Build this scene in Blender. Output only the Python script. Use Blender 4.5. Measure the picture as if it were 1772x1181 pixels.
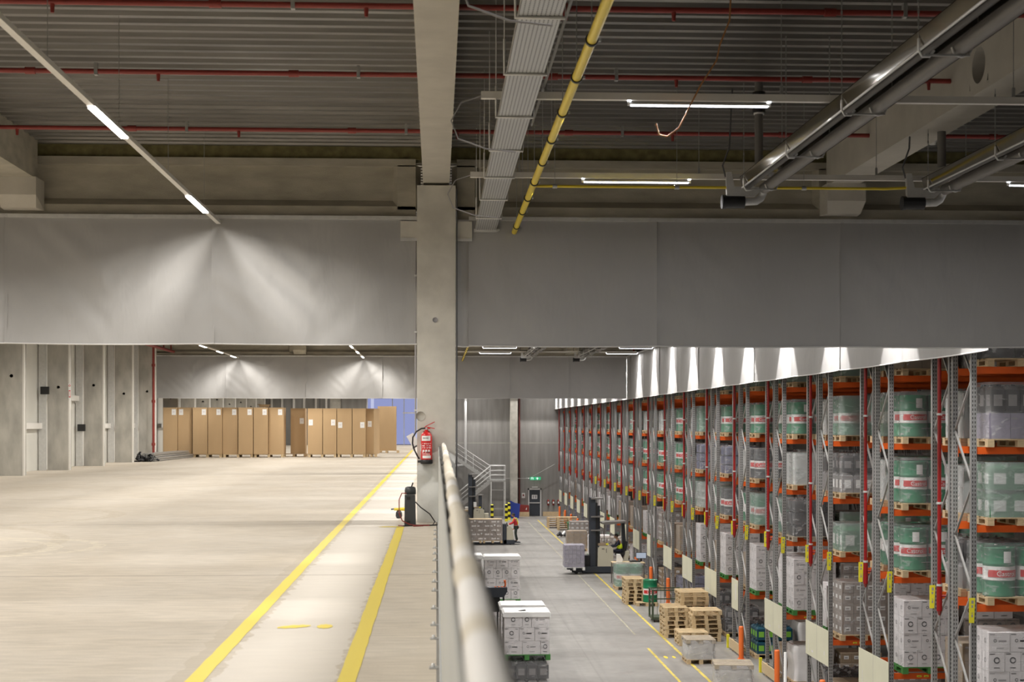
import bpy, bmesh, math, random
from mathutils import Vector, Matrix, noise
for o in list(bpy.data.objects): bpy.data.objects.remove(o)
S = bpy.context.scene
C = S.collection
R = math.radians
# ------------------------------------------------------------------ camera, world, exposure
cam_d = bpy.data.cameras.new('camera'); cam = bpy.data.objects.new('camera', cam_d); C.objects.link(cam)
cam.location = (0, 0, 1.55); cam.rotation_euler = (R(90), 0, -math.atan(131/2600))
cam_d.sensor_width = 36; cam_d.lens = 2600/1772*36; cam_d.shift_y = 145.5/1772
cam_d.clip_start = .1; cam_d.clip_end = 300
cam_d.dof.use_dof = True; cam_d.dof.focus_distance = 48; cam_d.dof.aperture_fstop = 4.2
S.camera = cam
S.view_settings.view_transform = 'Standard'; S.view_settings.look = 'None'
S.view_settings.gamma = 1; S.view_settings.exposure = 0.0; S.view_settings.use_curve_mapping = False
W = bpy.data.worlds.new('world'); S.world = W; W.use_nodes = True
W.node_tree.nodes['Background'].inputs[0].default_value = (.8, .85, 1, 1)
W.node_tree.nodes['Background'].inputs[1].default_value = .05
HALL_W = 330      # watts of one aisle lamp
DECK_W = 225      # watts of one lamp above the upper floor
ZL = -5.55        # lower hall floor
YB = 24.1         # first cross beam
YW = 117.0        # far wall
XR = 9.4          # rack end plane
ROWS = 19; PITCH = 4.8; ROW0 = 26.0; DEPTH = 2.15

# ------------------------------------------------------------------ materials
def mat(name, col, rough=.7, metal=0, noise_amt=0, scale=4, stretch=(1, 1, 1), bump=0, bscale=60, spec=.5, obj=True, det=6):
    m = bpy.data.materials.new(name); m.use_nodes = True
    nt = m.node_tree; b = nt.nodes['Principled BSDF']
    b.inputs['Base Color'].default_value = (*col, 1); b.inputs['Roughness'].default_value = rough
    b.inputs['Metallic'].default_value = metal; b.inputs['Specular IOR Level'].default_value = spec
    if noise_amt or bump:
        tc = nt.nodes.new('ShaderNodeTexCoord'); mp = nt.nodes.new('ShaderNodeMapping')
        mp.inputs['Scale'].default_value = stretch
        nt.links.new(tc.outputs['Object'], mp.inputs[0])
    if noise_amt:
        n = nt.nodes.new('ShaderNodeTexNoise'); n.inputs['Scale'].default_value = scale; n.inputs['Detail'].default_value = det
        nt.links.new(mp.outputs[0], n.inputs['Vector'])
        r = nt.nodes.new('ShaderNodeMapRange'); r.inputs[1].default_value = .3; r.inputs[2].default_value = .7
        r.inputs[3].default_value = 1-noise_amt; r.inputs[4].default_value = 1+noise_amt
        nt.links.new(n.outputs['Fac'], r.inputs[0])
        mx = nt.nodes.new('ShaderNodeMix'); mx.data_type = 'RGBA'; mx.blend_type = 'MULTIPLY'
        mx.inputs['Factor'].default_value = 1; mx.inputs['A'].default_value = (*col, 1)
        nt.links.new(r.outputs[0], mx.inputs['B']); nt.links.new(mx.outputs['Result'], b.inputs['Base Color'])
    if bump:
        n2 = nt.nodes.new('ShaderNodeTexNoise'); n2.inputs['Scale'].default_value = bscale; n2.inputs['Detail'].default_value = 4
        nt.links.new(mp.outputs[0], n2.inputs['Vector'])
        bp = nt.nodes.new('ShaderNodeBump'); bp.inputs['Strength'].default_value = bump; bp.inputs['Distance'].default_value = .02
        nt.links.new(n2.outputs['Fac'], bp.inputs['Height']); nt.links.new(bp.outputs[0], b.inputs['Normal'])
    return m
def emis(name, col, s):
    m = bpy.data.materials.new(name); m.use_nodes = True; nt = m.node_tree; nt.nodes.clear()
    e = nt.nodes.new('ShaderNodeEmission'); o = nt.nodes.new('ShaderNodeOutputMaterial')
    e.inputs[0].default_value = (*col, 1); e.inputs[1].default_value = s
    nt.links.new(e.outputs[0], o.inputs[0]); return m
def N(nt, t, **k):
    n = nt.nodes.new('ShaderNode'+t)
    for a, v in k.items(): setattr(n, a, v)
    return n
def math_(nt, op, a, b=None, c=None):
    n = nt.nodes.new('ShaderNodeMath'); n.operation = op
    for i, v in enumerate((a, b, c)):
        if v is None: continue
        if isinstance(v, (int, float)): n.inputs[i].default_value = v
        else: nt.links.new(v, n.inputs[i])
    return n.outputs[0]
def mixc(nt, f, a, b, bt='MIX'):
    n = nt.nodes.new('ShaderNodeMix'); n.data_type = 'RGBA'; n.blend_type = bt
    for k, v in (('Factor', f), ('A', a), ('B', b)):
        if isinstance(v, (int, float)): n.inputs[k].default_value = v
        elif isinstance(v, tuple): n.inputs[k].default_value = (*v, 1)
        else: nt.links.new(v, n.inputs[k])
    return n.outputs['Result']

M = {}
M['concrete'] = mat('concrete', (.45, .43, .38), .85, noise_amt=.16, scale=2.5, bump=.25, bscale=90)
M['column_concrete'] = mat('column_concrete', (.64, .615, .555), .85, noise_amt=.10, scale=3, bump=.25, bscale=120)
M['beam_concrete'] = mat('beam_concrete', (.40, .37, .30), .85, noise_amt=.16, scale=3, stretch=(.6, 1, 2), bump=.3, bscale=70)
M['beam_concrete_pale'] = mat('beam_concrete_pale', (.50, .47, .41), .85, noise_amt=.08, scale=2.5, bump=.2, bscale=90)
M['wall_concrete'] = mat('wall_concrete', (.27, .26, .245), .7, noise_amt=.16, scale=1.0, stretch=(3, 3, .35), bump=.15, bscale=30)
M['dull_red'] = mat('dull_red_paint', (.11, .03, .025), .6)
M['sheet_white'] = mat('pale_sheeting', (.72, .72, .69), .5, noise_amt=.04, scale=5, bump=.3, bscale=12)
M['pillar_concrete'] = mat('pillar_concrete', (.43, .415, .375), .85, noise_amt=.18, scale=2.2, stretch=(1.6, 1.6, .6), bump=.2, bscale=60)
M['wool'] = mat('mineral_wool', (.16, .14, .06), .95, noise_amt=.3, scale=8)
M['deck'] = mat('deck_steel', (.27, .26, .245), .36, metal=.7, noise_amt=.22, scale=2.2, stretch=(.25, 3, 3), bump=.06, bscale=9)
M['galv'] = mat('galvanised_steel', (.42, .42, .41), .42, metal=.6, noise_amt=.1, scale=12)
M['galv_light'] = mat('galvanised_light', (.62, .62, .61), .4, metal=.35, noise_amt=.06, scale=12)
M['panel_steel'] = mat('panel_steel', (.46, .475, .47), .5, metal=.2, noise_amt=.06, scale=1.5, stretch=(1, .5, 2))
M['hood'] = mat('polished_aluminium', (.42, .39, .34), .10, metal=1, noise_amt=.05, scale=3)
M['tube_grey'] = mat('heater_tube', (.20, .19, .18), .5, metal=.4, noise_amt=.12, scale=4, stretch=(1, .2, 1))
M['tube_shaded'] = mat('heater_tube_shaded', (.09, .085, .08), .5, metal=.4)  # burner tube's shadow under the hood put into its darker colour
M['white_steel'] = mat('white_steel', (.72, .70, .66), .5, noise_amt=.03, scale=6)
M['white_panel'] = mat('white_wall_panel', (.66, .65, .60), .55, noise_amt=.04, scale=1.2)
M['red'] = mat('red_pipe_paint', (.25, .032, .024), .45, noise_amt=.08, scale=9)
M['red_bright'] = mat('red_enamel', (.62, .02, .02), .3)
M['yellow_pipe'] = mat('yellow_pipe_paint', (.78, .60, .04), .35)
M['yellow_sign'] = mat('yellow_plastic', (.86, .78, .04), .5)
M['yellow'] = mat('yellow_paint', (.80, .63, .05), .5)
M['black'] = mat('black_plastic', (.012, .012, .013), .45)
M['dark'] = mat('dark_grey_paint', (.045, .05, .055), .45)
M['truck_dark'] = mat('truck_dark_steel', (.035, .042, .055), .4)
M['truck_beige'] = mat('truck_beige_paint', (.56, .53, .42), .4)
M['orange'] = mat('rack_orange', (.80, .125, .015), .45, noise_amt=.06, scale=3)
M['guard_orange'] = mat('guard_orange', (.83, .17, .03), .5)
M['rack_steel'] = mat('rack_steel', (.36, .355, .345), .45, metal=.35, noise_amt=.08, scale=6)
M['cream'] = mat('cream_board', (.66, .65, .50), .6, noise_amt=.03, scale=2)
M['wood'] = mat('pallet_wood', (.60, .45, .27), .8, noise_amt=.22, scale=6, stretch=(1, 6, 6))
M['wood_pale'] = mat('pallet_wood_new', (.60, .465, .28), .8, noise_amt=.12, scale=6, stretch=(1, 6, 6))
M['wood_grey'] = mat('pallet_wood_weathered', (.42, .36, .28), .85, noise_amt=.22, scale=6, stretch=(1, 6, 6))
M['green_wood'] = mat('green_pallet_paint', (.07, .26, .06), .6, noise_amt=.1, scale=8)
M['drum_green'] = mat('drum_green', (.01, .19, .085), .32)
M['drum_white'] = mat('drum_white', (.78, .78, .76), .35)
M['drum_red'] = mat('drum_red', (.62, .03, .03), .35)
M['drum_silver'] = mat('drum_silver', (.55, .56, .55), .3, metal=.5)
M['can_black'] = mat('can_black', (.03, .03, .034), .35)
M['can_grey'] = mat('can_grey', (.27, .26, .26), .4)
M['can_blue'] = mat('can_blue', (.16, .17, .27), .4, noise_amt=.12, scale=10)
M['violet'] = mat('violet_wrapped', (.30, .28, .36), .4, noise_amt=.15, scale=9)
M['green_can'] = mat('green_can', (.03, .20, .08), .35)
M['lime'] = mat('lime_label', (.22, .52, .06), .5)
M['navy'] = mat('navy_can', (.01, .07, .11), .35)
M['carton_white'] = mat('white_carton', (.74, .715, .725), .6, noise_amt=.05, scale=5)
M['carton_brown'] = mat('brown_carton', (.33, .25, .17), .75, noise_amt=.10, scale=4)
M['carton_taupe'] = mat('taupe_carton', (.30, .255, .225), .7, noise_amt=.08, scale=4)
M['riser_red'] = mat('riser_red_paint', (.27, .01, .01), .35)
M['worn_line'] = mat('worn_line_paint', (.42, .40, .30), .6, noise_amt=.2, scale=3)
M['yellow_worn'] = mat('yellow_worn_paint', (.58, .46, .09), .6, noise_amt=.25, scale=3)
M['cardboard'] = mat('cardboard', (.50, .345, .19), .8, noise_amt=.05, scale=1.5, stretch=(1, 1, .3))
M['label_white'] = mat('white_label', (.85, .85, .84), .6)
M['ink'] = mat('dark_ink', (.10, .10, .105), .6)
M['ink_grey'] = mat('grey_ink', (.34, .33, .34), .6)
M['print_white'] = mat('white_print', (.80, .77, .75), .6)
M['blue'] = mat('blue_plastic', (.02, .05, .32), .4)
M['bin_green'] = mat('green_bin_plastic', (.05, .17, .06), .45)
M['cage_green'] = mat('cage_green_steel', (.055, .075, .045), .5)
M['hivis'] = mat('hi_vis_yellow', (.75, .95, .03), .6)
M['skin'] = mat('skin', (.45, .26, .17), .5)
M['hair'] = mat('dark_hair', (.015, .012, .01), .6)
M['jacket_red'] = mat('red_jacket', (.55, .03, .04), .7)
M['trouser_green'] = mat('dark_green_trousers', (.03, .045, .04), .8)
M['navy_cloth'] = mat('navy_workwear', (.012, .014, .03), .8)
M['plastic_sheet_wrap'] = mat('grey_film_wrap', (.50, .49, .48), .25, noise_amt=.12, scale=7, bump=.5, bscale=7)
M['white_wrap'] = mat('white_film_wrap', (.74, .73, .73), .22, noise_amt=.04, scale=5, bump=.4, bscale=8)
M['copper'] = mat('orange_cable', (.48, .22, .08), .5)
M['exit_green'] = emis('exit_sign_green', (.05, .5, .22), .9)
M['exit_white'] = emis('exit_sign_white', (.8, 1, .9), 1.1)
M['led'] = emis('led_diffuser', (1, .97, .92), 14)
M['led_hall'] = emis('led_diffuser_cool', (.90, .93, 1), 7)
M['screen'] = emis('screen_glow', (.75, .85, 1), .5)
M['glass_lit'] = emis('blue_evening_glazing', (.34, .38, .68), .85)
M['glass_lit_pale'] = emis('pale_evening_glazing', (.55, .58, .80), .95)

# stretch film: see-through, glossy and crumpled
def film(name, op, tint=(.8, .82, .82)):
    m = bpy.data.materials.new(name); m.use_nodes = True; nt = m.node_tree; nt.nodes.clear()
    o = N(nt, 'OutputMaterial'); t = N(nt, 'BsdfTransparent'); p = N(nt, 'BsdfPrincipled'); mx = N(nt, 'MixShader')
    p.inputs['Base Color'].default_value = (*tint, 1); p.inputs['Roughness'].default_value = .16
    tc = N(nt, 'TexCoord'); mp = N(nt, 'Mapping'); mp.inputs['Scale'].default_value = (1, 1, 2.4)
    n = N(nt, 'TexNoise'); n.inputs['Scale'].default_value = 3.2; n.inputs['Detail'].default_value = 3; n.inputs['Distortion'].default_value = 1.2
    nt.links.new(tc.outputs['Object'], mp.inputs[0]); nt.links.new(mp.outputs[0], n.inputs['Vector'])
    b = N(nt, 'Bump'); b.inputs['Strength'].default_value = .25; b.inputs['Distance'].default_value = .04
    nt.links.new(n.outputs['Fac'], b.inputs['Height']); nt.links.new(b.outputs[0], p.inputs['Normal'])
    r = N(nt, 'MapRange'); r.inputs[1].default_value = .55; r.inputs[2].default_value = .72; r.inputs[3].default_value = op; r.inputs[4].default_value = min(1, op+.30)  # denser white streaks: highlights on the film painted in by noise
    nt.links.new(n.outputs['Fac'], r.inputs[0]); nt.links.new(r.outputs[0], mx.inputs[0])
    nt.links.new(t.outputs[0], mx.inputs[1]); nt.links.new(p.outputs[0], mx.inputs[2]); nt.links.new(mx.outputs[0], o.inputs[0])
    return m
M['film'] = film('stretch_film', .17, (.78, .78, .79))
M['film_clear'] = film('clear_stretch_film', .05, (.85, .85, .86))
M['film_thick'] = film('stretch_film_thick', .40, (.60, .66, .64))

# upper floor: dusty beige concrete with trowel streaks, bays, tyre marks
def floor_material(name, c1, c2, rough, upper):
    m = bpy.data.materials.new(name); m.use_nodes = True; nt = m.node_tree; b = nt.nodes['Principled BSDF']
    tc = N(nt, 'TexCoord'); P = tc.outputs['Object']
    def tex(scale, sx, sy, det=6, dist=0):
        mp = N(nt, 'Mapping'); mp.inputs['Scale'].default_value = (sx, sy, 1); nt.links.new(P, mp.inputs[0])
        n = N(nt, 'TexNoise'); n.inputs['Scale'].default_value = scale; n.inputs['Detail'].default_value = det; n.inputs['Distortion'].default_value = dist
        nt.links.new(mp.outputs[0], n.inputs['Vector']); return n.outputs['Fac']
    def rng(v, a, b_, c, d):
        r = N(nt, 'MapRange'); nt.links.new(v, r.inputs[0])
        for i, x in enumerate((a, b_, c, d)): r.inputs[i+1].default_value = x
        return r.outputs[0]
    col = mixc(nt, rng(tex(.45, 1, .5, 8, .6), .35, .65, 0, 1), c1, c2)
    col = mixc(nt, 1.0, col, rng(tex(5, .5, 2.2, 8, 1.0), .3, .7, .86, 1.1), 'MULTIPLY')
    col = mixc(nt, 1.0, col, rng(tex(60, 1, 1, 3), .3, .75, .95, 1.04), 'MULTIPLY')
    if upper:
        sp = N(nt, 'SeparateXYZ'); nt.links.new(P, sp.inputs[0]); x, y = sp.outputs[0], sp.outputs[1]
        # walkway strip swept cleaner between the two yellow lines, ragged edges
        wob = rng(tex(1.6, 1, 3, 4), 0, 1, -.12, .12)
        xx = math_(nt, 'ADD', x, wob)
        a = math_(nt, 'GREATER_THAN', xx, -1.36); c_ = math_(nt, 'LESS_THAN', xx, -.62)
        f = math_(nt, 'MULTIPLY', math_(nt, 'MULTIPLY', a, c_), .7)
        col = mixc(nt, f, col, (.70, .655, .59))
        # soiled band beside the line
        a2 = math_(nt, 'GREATER_THAN', math_(nt, 'ADD', x, math_(nt, 'MULTIPLY', wob, .7)), -1.62); c2_ = math_(nt, 'LESS_THAN', x, -1.46)
        col = mixc(nt, math_(nt, 'MULTIPLY', math_(nt, 'MULTIPLY', a2, c2_), .5), col, (.46, .40, .31))
        # dusty strip along the slab edge
        e = math_(nt, 'GREATER_THAN', math_(nt, 'ADD', x, math_(nt, 'MULTIPLY', wob, .5)), -.13)
        col = mixc(nt, math_(nt, 'MULTIPLY', e, .35), col, (.52, .46, .37))
        # cross joints
        j = math_(nt, 'ABSOLUTE', math_(nt, 'SUBTRACT', math_(nt, 'MODULO', math_(nt, 'ADD', y, 20), 8.0), 3.6))
        col = mixc(nt, math_(nt, 'MULTIPLY', math_(nt, 'LESS_THAN', j, .035), .5), col, (.25, .2, .16))
        # curved tyre tracks
        for cx, cy, rad, w in ((-11, 21.5, 3.2, .12), (-10.2, 21.0, 3.2, .1), (-9.2, 19.8, 4.2, .12), (-6.5, 19, 1.7, .09), (-5.8, 19.3, 1.5, .08), (-9, 15.5, 2.2, .1), (-8, 26, 2.5, .15), (-12, 17, 3.5, .15)):
            dx = math_(nt, 'POWER', math_(nt, 'ABSOLUTE', math_(nt, 'SUBTRACT', x, cx)), 2.0)
            dy = math_(nt, 'POWER', math_(nt, 'ABSOLUTE', math_(nt, 'SUBTRACT', y, cy)), 2.0)
            d = math_(nt, 'ABSOLUTE', math_(nt, 'SUBTRACT', math_(nt, 'SQRT', math_(nt, 'ADD', dx, dy)), rad))
            d = math_(nt, 'ADD', d, math_(nt, 'MULTIPLY', wob, .4))
            f = math_(nt, 'MULTIPLY', math_(nt, 'LESS_THAN', d, w), rng(tex(9, 1, 1, 5), .40, .6, 0, .8))
            col = mixc(nt, f, col, (.68, .61, .48) if w < .11 else (.47, .40, .30))
    else:
        sp = N(nt, 'SeparateXYZ'); nt.links.new(P, sp.inputs[0]); x, y = sp.outputs[0], sp.outputs[1]
        col = mixc(nt, rng(tex(3.0, 1.3, .04, 3, .2), .52, .66, 0, .45), col, (.20, .19, .18))
        j = math_(nt, 'ABSOLUTE', math_(nt, 'SUBTRACT', math_(nt, 'MODULO', math_(nt, 'ADD', x, 20), 3.0), .6))
        col = mixc(nt, math_(nt, 'MULTIPLY', math_(nt, 'LESS_THAN', j, .03), .3), col, (.14, .13, .12))
    nt.links.new(col, b.inputs['Base Color'])
    nt.links.new(rng(tex(1.4, 1, 1, 4), .3, .7, rough-.1, rough+.1), b.inputs['Roughness'])
    bp = N(nt, 'Bump'); bp.inputs['Strength'].default_value = .25 if upper else .08; bp.inputs['Distance'].default_value = .01
    nt.links.new(tex(14, .6, 2, 5, .5), bp.inputs['Height']); nt.links.new(bp.outputs[0], b.inputs['Normal'])
    return m
M['floor_up'] = floor_material('upper_floor_concrete', (.60, .54, .455), (.53, .465, .375), .75, True)
M['floor_low'] = floor_material('hall_floor_concrete', (.30, .288, .27), (.255, .245, .23), .42, False)

# smoke curtain cloth: woven grey with soft creases
def cloth_material():
    m = mat('smoke_curtain_cloth', (.365, .36, .355), .62, noise_amt=.04, scale=.8, stretch=(1, 1, 1))
    nt = m.node_tree; b = nt.nodes['Principled BSDF']
    tc = N(nt, 'TexCoord'); mp = N(nt, 'Mapping'); mp.inputs['Rotation'].default_value = (0, R(35), 0); mp.inputs['Scale'].default_value = (1, 1, .35)
    n = N(nt, 'TexNoise'); n.inputs['Scale'].default_value = 3.5; n.inputs['Detail'].default_value = 3; n.inputs['Distortion'].default_value = .6
    nt.links.new(tc.outputs['Object'], mp.inputs[0]); nt.links.new(mp.outputs[0], n.inputs['Vector'])
    bp = N(nt, 'Bump'); bp.inputs['Strength'].default_value = .35; bp.inputs['Distance'].default_value = .03
    nt.links.new(n.outputs['Fac'], bp.inputs['Height']); nt.links.new(bp.outputs[0], b.inputs['Normal'])
    return m
M['cloth'] = cloth_material()
M['hem'] = mat('curtain_hem', (.60, .59, .58), .5)

# perforated uprights: slots down the face
def perforated(name, col, axis, pitch, slot, metal=.35):
    m = mat(name, col, .45, metal=metal); nt = m.node_tree; b = nt.nodes['Principled BSDF']
    tc = N(nt, 'TexCoord'); sp = N(nt, 'SeparateXYZ'); nt.links.new(tc.outputs['Object'], sp.inputs[0])
    z = math_(nt, 'FRACT', math_(nt, 'MULTIPLY', sp.outputs[2], 1/pitch)); s1 = math_(nt, 'LESS_THAN', z, .55)
    ax = math_(nt, 'ABSOLUTE', math_(nt, 'SUBTRACT', math_(nt, 'ABSOLUTE', sp.outputs[axis]), .022)); s2 = math_(nt, 'LESS_THAN', ax, slot)
    nt.links.new(mixc(nt, math_(nt, 'MULTIPLY', s1, s2), tuple(col), (.03, .03, .03)), b.inputs['Base Color'])
    return m
M['upright'] = perforated('rack_upright_steel', (.33, .33, .325), 0, .075, .008)
def tray_material():
    m = mat('perforated_tray_steel', (.52, .52, .51), .38, metal=.5); nt = m.node_tree; b = nt.nodes['Principled BSDF']
    tc = N(nt, 'TexCoord'); sp = N(nt, 'SeparateXYZ'); nt.links.new(tc.outputs['Object'], sp.inputs[0])
    fx = math_(nt, 'FRACT', math_(nt, 'MULTIPLY', math_(nt, 'ADD', sp.outputs[0], 5), 1/.034)); a = math_(nt, 'LESS_THAN', fx, .28)
    fy = math_(nt, 'FRACT', math_(nt, 'MULTIPLY', math_(nt, 'ADD', sp.outputs[1], 50), 1/.05)); c = math_(nt, 'LESS_THAN', fy, .62)
    nt.links.new(mixc(nt, math_(nt, 'MULTIPLY', a, c), (.55, .55, .54), (.05, .05, .05)), b.inputs['Base Color'])
    return m
M['tray'] = tray_material()

# ------------------------------------------------------------------ mesh helper
class MB:
    def __init__(s): s.v = []; s.f = []; s.m = []; s.mats = []; s.smooth = []
    def mi(s, m):
        m = M[m] if isinstance(m, str) else m
        if m not in s.mats: s.mats.append(m)
        return s.mats.index(m)
    def add(s, vs, fs, m, sm=False):
        k = len(s.v); i = s.mi(m); s.v += [tuple(v) for v in vs]
        for f in fs: s.f.append([a+k for a in f]); s.m.append(i); s.smooth.append(sm)
        return s
    def box(s, x0, y0, z0, x1, y1, z1, m, T=None):
        vs = [(x, y, z) for z in (z0, z1) for y in (y0, y1) for x in (x0, x1)]
        if T: vs = [T @ Vector(v) for v in vs]
        return s.add(vs, [(0, 2, 3, 1), (4, 5, 7, 6), (0, 1, 5, 4), (2, 6, 7, 3), (0, 4, 6, 2), (1, 3, 7, 5)], m)
    def cbox(s, c, d, m, T=None):
        return s.box(c[0]-d[0]/2, c[1]-d[1]/2, c[2]-d[2]/2, c[0]+d[0]/2, c[1]+d[1]/2, c[2]+d[2]/2, m, T)
    def bar(s, a, b, w, h, m, up=(0, 0, 1)):
        a, b = Vector(a), Vector(b); d = (b-a).normalized(); u = Vector(up)
        if abs(d.dot(u)) > .98: u = Vector((0, 1, 0))
        x = d.cross(u).normalized(); u = x.cross(d)
        vs = [p+x*(i*w/2)+u*(j*h/2) for p in (a, b) for i, j in ((-1, -1), (1, -1), (1, 1), (-1, 1))]
        return s.add(vs, [(0, 1, 2, 3), (7, 6, 5, 4), (0, 4, 5, 1), (1, 5, 6, 2), (2, 6, 7, 3), (3, 7, 4, 0)], m)
    def tube(s, pts, r, m, n=10, cap=True):
        pts = [Vector(p) for p in pts]; rs = r if isinstance(r, (list, tuple)) else [r]*len(pts)
        rings = []; prev = None
        for i, p in enumerate(pts):
            d = (pts[min(i+1, len(pts)-1)]-pts[max(i-1, 0)]).normalized()
            if prev is None:
                u = Vector((0, 0, 1)) if abs(d.z) < .9 else Vector((1, 0, 0)); x = d.cross(u).normalized()
            else: x = (prev-d*prev.dot(d)).normalized()
            prev = x; y = d.cross(x)
            rings.append([p+(x*math.cos(2*math.pi*k/n)+y*math.sin(2*math.pi*k/n))*rs[i] for k in range(n)])
        vs = [v for g in rings for v in g]; fs = []
        for i in range(len(pts)-1):
            for k in range(n): fs.append((i*n+k, i*n+(k+1) % n, (i+1)*n+(k+1) % n, (i+1)*n+k))
        s.add(vs, fs, m, True)
        if cap:
            s.add(rings[0], [list(range(n))[::-1]], m); s.add(rings[-1], [list(range(n))], m)
        return s
    def prism(s, prof, axis, a, b, m, sm=False):
        """profile of 2D points extruded along axis from a to b (x: (y,z), y: (x,z), z: (x,y))"""
        def P(p, t): return {'x': (t, p[0], p[1]), 'y': (p[0], t, p[1]), 'z': (p[0], p[1], t)}[axis]
        n = len(prof); vs = [P(p, a) for p in prof]+[P(p, b) for p in prof]
        s.add(vs, [(k, (k+1) % n, n+(k+1) % n, n+k) for k in range(n)], m, sm)
        return s.add(vs, [list(range(n))[::-1], list(range(n, 2*n))], m)
    def lathe(s, prof, c, m, n=20, axis='z'):
        vs = []
        for r, h in prof:
            for k in range(n):
                a = 2*math.pi*k/n; x, y = r*math.cos(a), r*math.sin(a)
                vs.append({'z': (c[0]+x, c[1]+y, c[2]+h), 'y': (c[0]+x, c[1]+h, c[2]+y), 'x': (c[0]+h, c[1]+x, c[2]+y)}[axis])
        fs = [(i*n+k, i*n+(k+1) % n, (i+1)*n+(k+1) % n, (i+1)*n+k) for i in range(len(prof)-1) for k in range(n)]
        return s.add(vs, fs, m, True)
    def ring(s, c, r0, r1, m, n=14, ax='y', a0=0, a1=2*math.pi):
        vs = []
        for k in range(n+1):
            a = a0+(a1-a0)*k/n
            for r in (r0, r1):
                if ax == 'y': vs.append((c[0]+r*math.cos(a), c[1], c[2]+r*math.sin(a)))
                else: vs.append((c[0], c[1]-r*math.cos(a), c[2]+r*math.sin(a)))
        return s.add(vs, [(2*k, 2*k+1, 2*k+3, 2*k+2) for k in range(n)], m)
    def mesh(s, name):
        me = bpy.data.meshes.new(name); me.from_pydata(s.v, [], s.f)
        for m in s.mats: me.materials.append(m)
        me.polygons.foreach_set('material_index', s.m); me.polygons.foreach_set('use_smooth', s.smooth)
        bm = bmesh.new(); bm.from_mesh(me); bmesh.ops.recalc_face_normals(bm, faces=bm.faces); bm.to_mesh(me); bm.free()
        me.update(); return me
    def obj(s, name, parent=None, loc=(0, 0, 0), rz=0, label=None):
        return link(name, s.mesh(name), parent, loc, rz, label)
def link(name, me, parent=None, loc=(0, 0, 0), rz=0, label=None):
    o = bpy.data.objects.new(name, me); C.objects.link(o); o.location = loc
    if rz: o.rotation_euler[2] = rz
    if parent: o.parent = parent
    if label: o['label'] = label
    return o
def tag(o, label, cat, group=None, kind=None):
    o['label'] = label; o['category'] = cat
    if group: o['group'] = group
    if kind: o['kind'] = kind
    return o
def thing(name, label, cat, loc=(0, 0, 0), rz=0, group=None):
    o = bpy.data.objects.new(name, None); C.objects.link(o); o.location = loc; o.rotation_euler[2] = rz
    o.empty_display_size = .2; return tag(o, label, cat, group)
def struct(name, mb, label=None):
    o = mb.obj(name); o['kind'] = 'structure'
    if label: o['label'] = label
    o['category'] = name.split('_')[0]
    return o
ORD = ['nearest', 'second', 'third', 'fourth', 'fifth', 'sixth', 'seventh', 'eighth', 'ninth', 'tenth', 'eleventh', 'twelfth', 'thirteenth',
       'fourteenth', 'fifteenth', 'sixteenth', 'seventeenth', 'eighteenth', 'farthest', 'twentieth', 'twenty-first', 'twenty-second', 'twenty-third', 'twenty-fourth', 'twenty-fifth']
def ordn(i, n=None): return 'farthest' if n and i == n-1 else ('twelfth nearest' if False else ORD[i])
def text_verts(body, size):
    cu = bpy.data.curves.new('t', 'FONT'); cu.body = body; cu.size = size; cu.align_x = 'CENTER'; cu.align_y = 'CENTER'
    o = bpy.data.objects.new('t', cu); C.objects.link(o); dg = bpy.context.evaluated_depsgraph_get(); dg.update()
    me = bpy.data.meshes.new_from_object(o.evaluated_get(dg)); vs = [v.co.copy() for v in me.vertices]; fs = [list(p.vertices) for p in me.polygons]
    bpy.data.objects.remove(o); bpy.data.meshes.remove(me); return vs, fs
def add_text(mb, body, size, c, m, ax='y'):
    """flat lettering facing -Y (ax='y') or -X (ax='x')"""
    vs, fs = text_verts(body, size)
    if ax == 'y': w = [(c[0]+v.x, c[1], c[2]+v.y) for v in vs]
    else: w = [(c[0], c[1]-v.x, c[2]+v.y) for v in vs]
    return mb.add(w, fs, m)

# ------------------------------------------------------------------ building shell
struct('floor', MB().box(-13.7, -6, -.32, 0, YW, 0, 'floor_up'), 'dusty beige concrete upper floor with swept walkway')
struct('floor', MB().box(-14, -6, ZL-.2, 22, YW, ZL, 'floor_low'), 'grey power-floated concrete floor of the lower hall')
mb = MB()
y = -6.0; z0, z1 = 6.0, 6.155; prof = []
while y < YW:
    prof += [(y, z0), (y+.10, z0), (y+.14, z1), (y+.26, z1)]; y += .30
prof.append((YW, z0))
vs = [(-13.8, a, b) for a, b in prof]+[(22, a, b) for a, b in prof]; n = len(prof)
mb.add(vs, [(k, k+1, n+k+1, n+k) for k in range(n-1)], 'deck'); mb.box(-13.9, -6, 6.18, 22, YW, 6.3, 'wool')
struct('ceiling', mb, 'ribbed steel roof deck')
mb = MB(); mb.box(-13.9, -6.3, ZL, -13.6, YW, 6.2, 'white_panel')
struct('wall_left', mb, 'off-white panelled outer wall')
mb = MB(); mb.box(-14, YW, ZL, 22, YW+.3, 6.2, 'wall_concrete')
for zz in (.15,): mb.box(0, YW-.008, zz-.02, 22, YW, zz+.02, 'concrete')
for xx in (-9.0, -3.6, 1.5, 11.5): mb.box(xx-.02, YW-.008, ZL, xx+.02, YW, 6, 'dark')
struct('wall_far', mb, 'dark grey concrete panel end wall')
struct('wall_near', MB().box(-14, -6.3, ZL, 22, -6, 6.2, 'wall_concrete'), 'concrete wall behind the camera')
struct('wall_right', MB().box(21.7, -6, ZL, 22, YW, 6.2, 'wall_concrete'), 'concrete wall beyond the rack rows')

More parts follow.
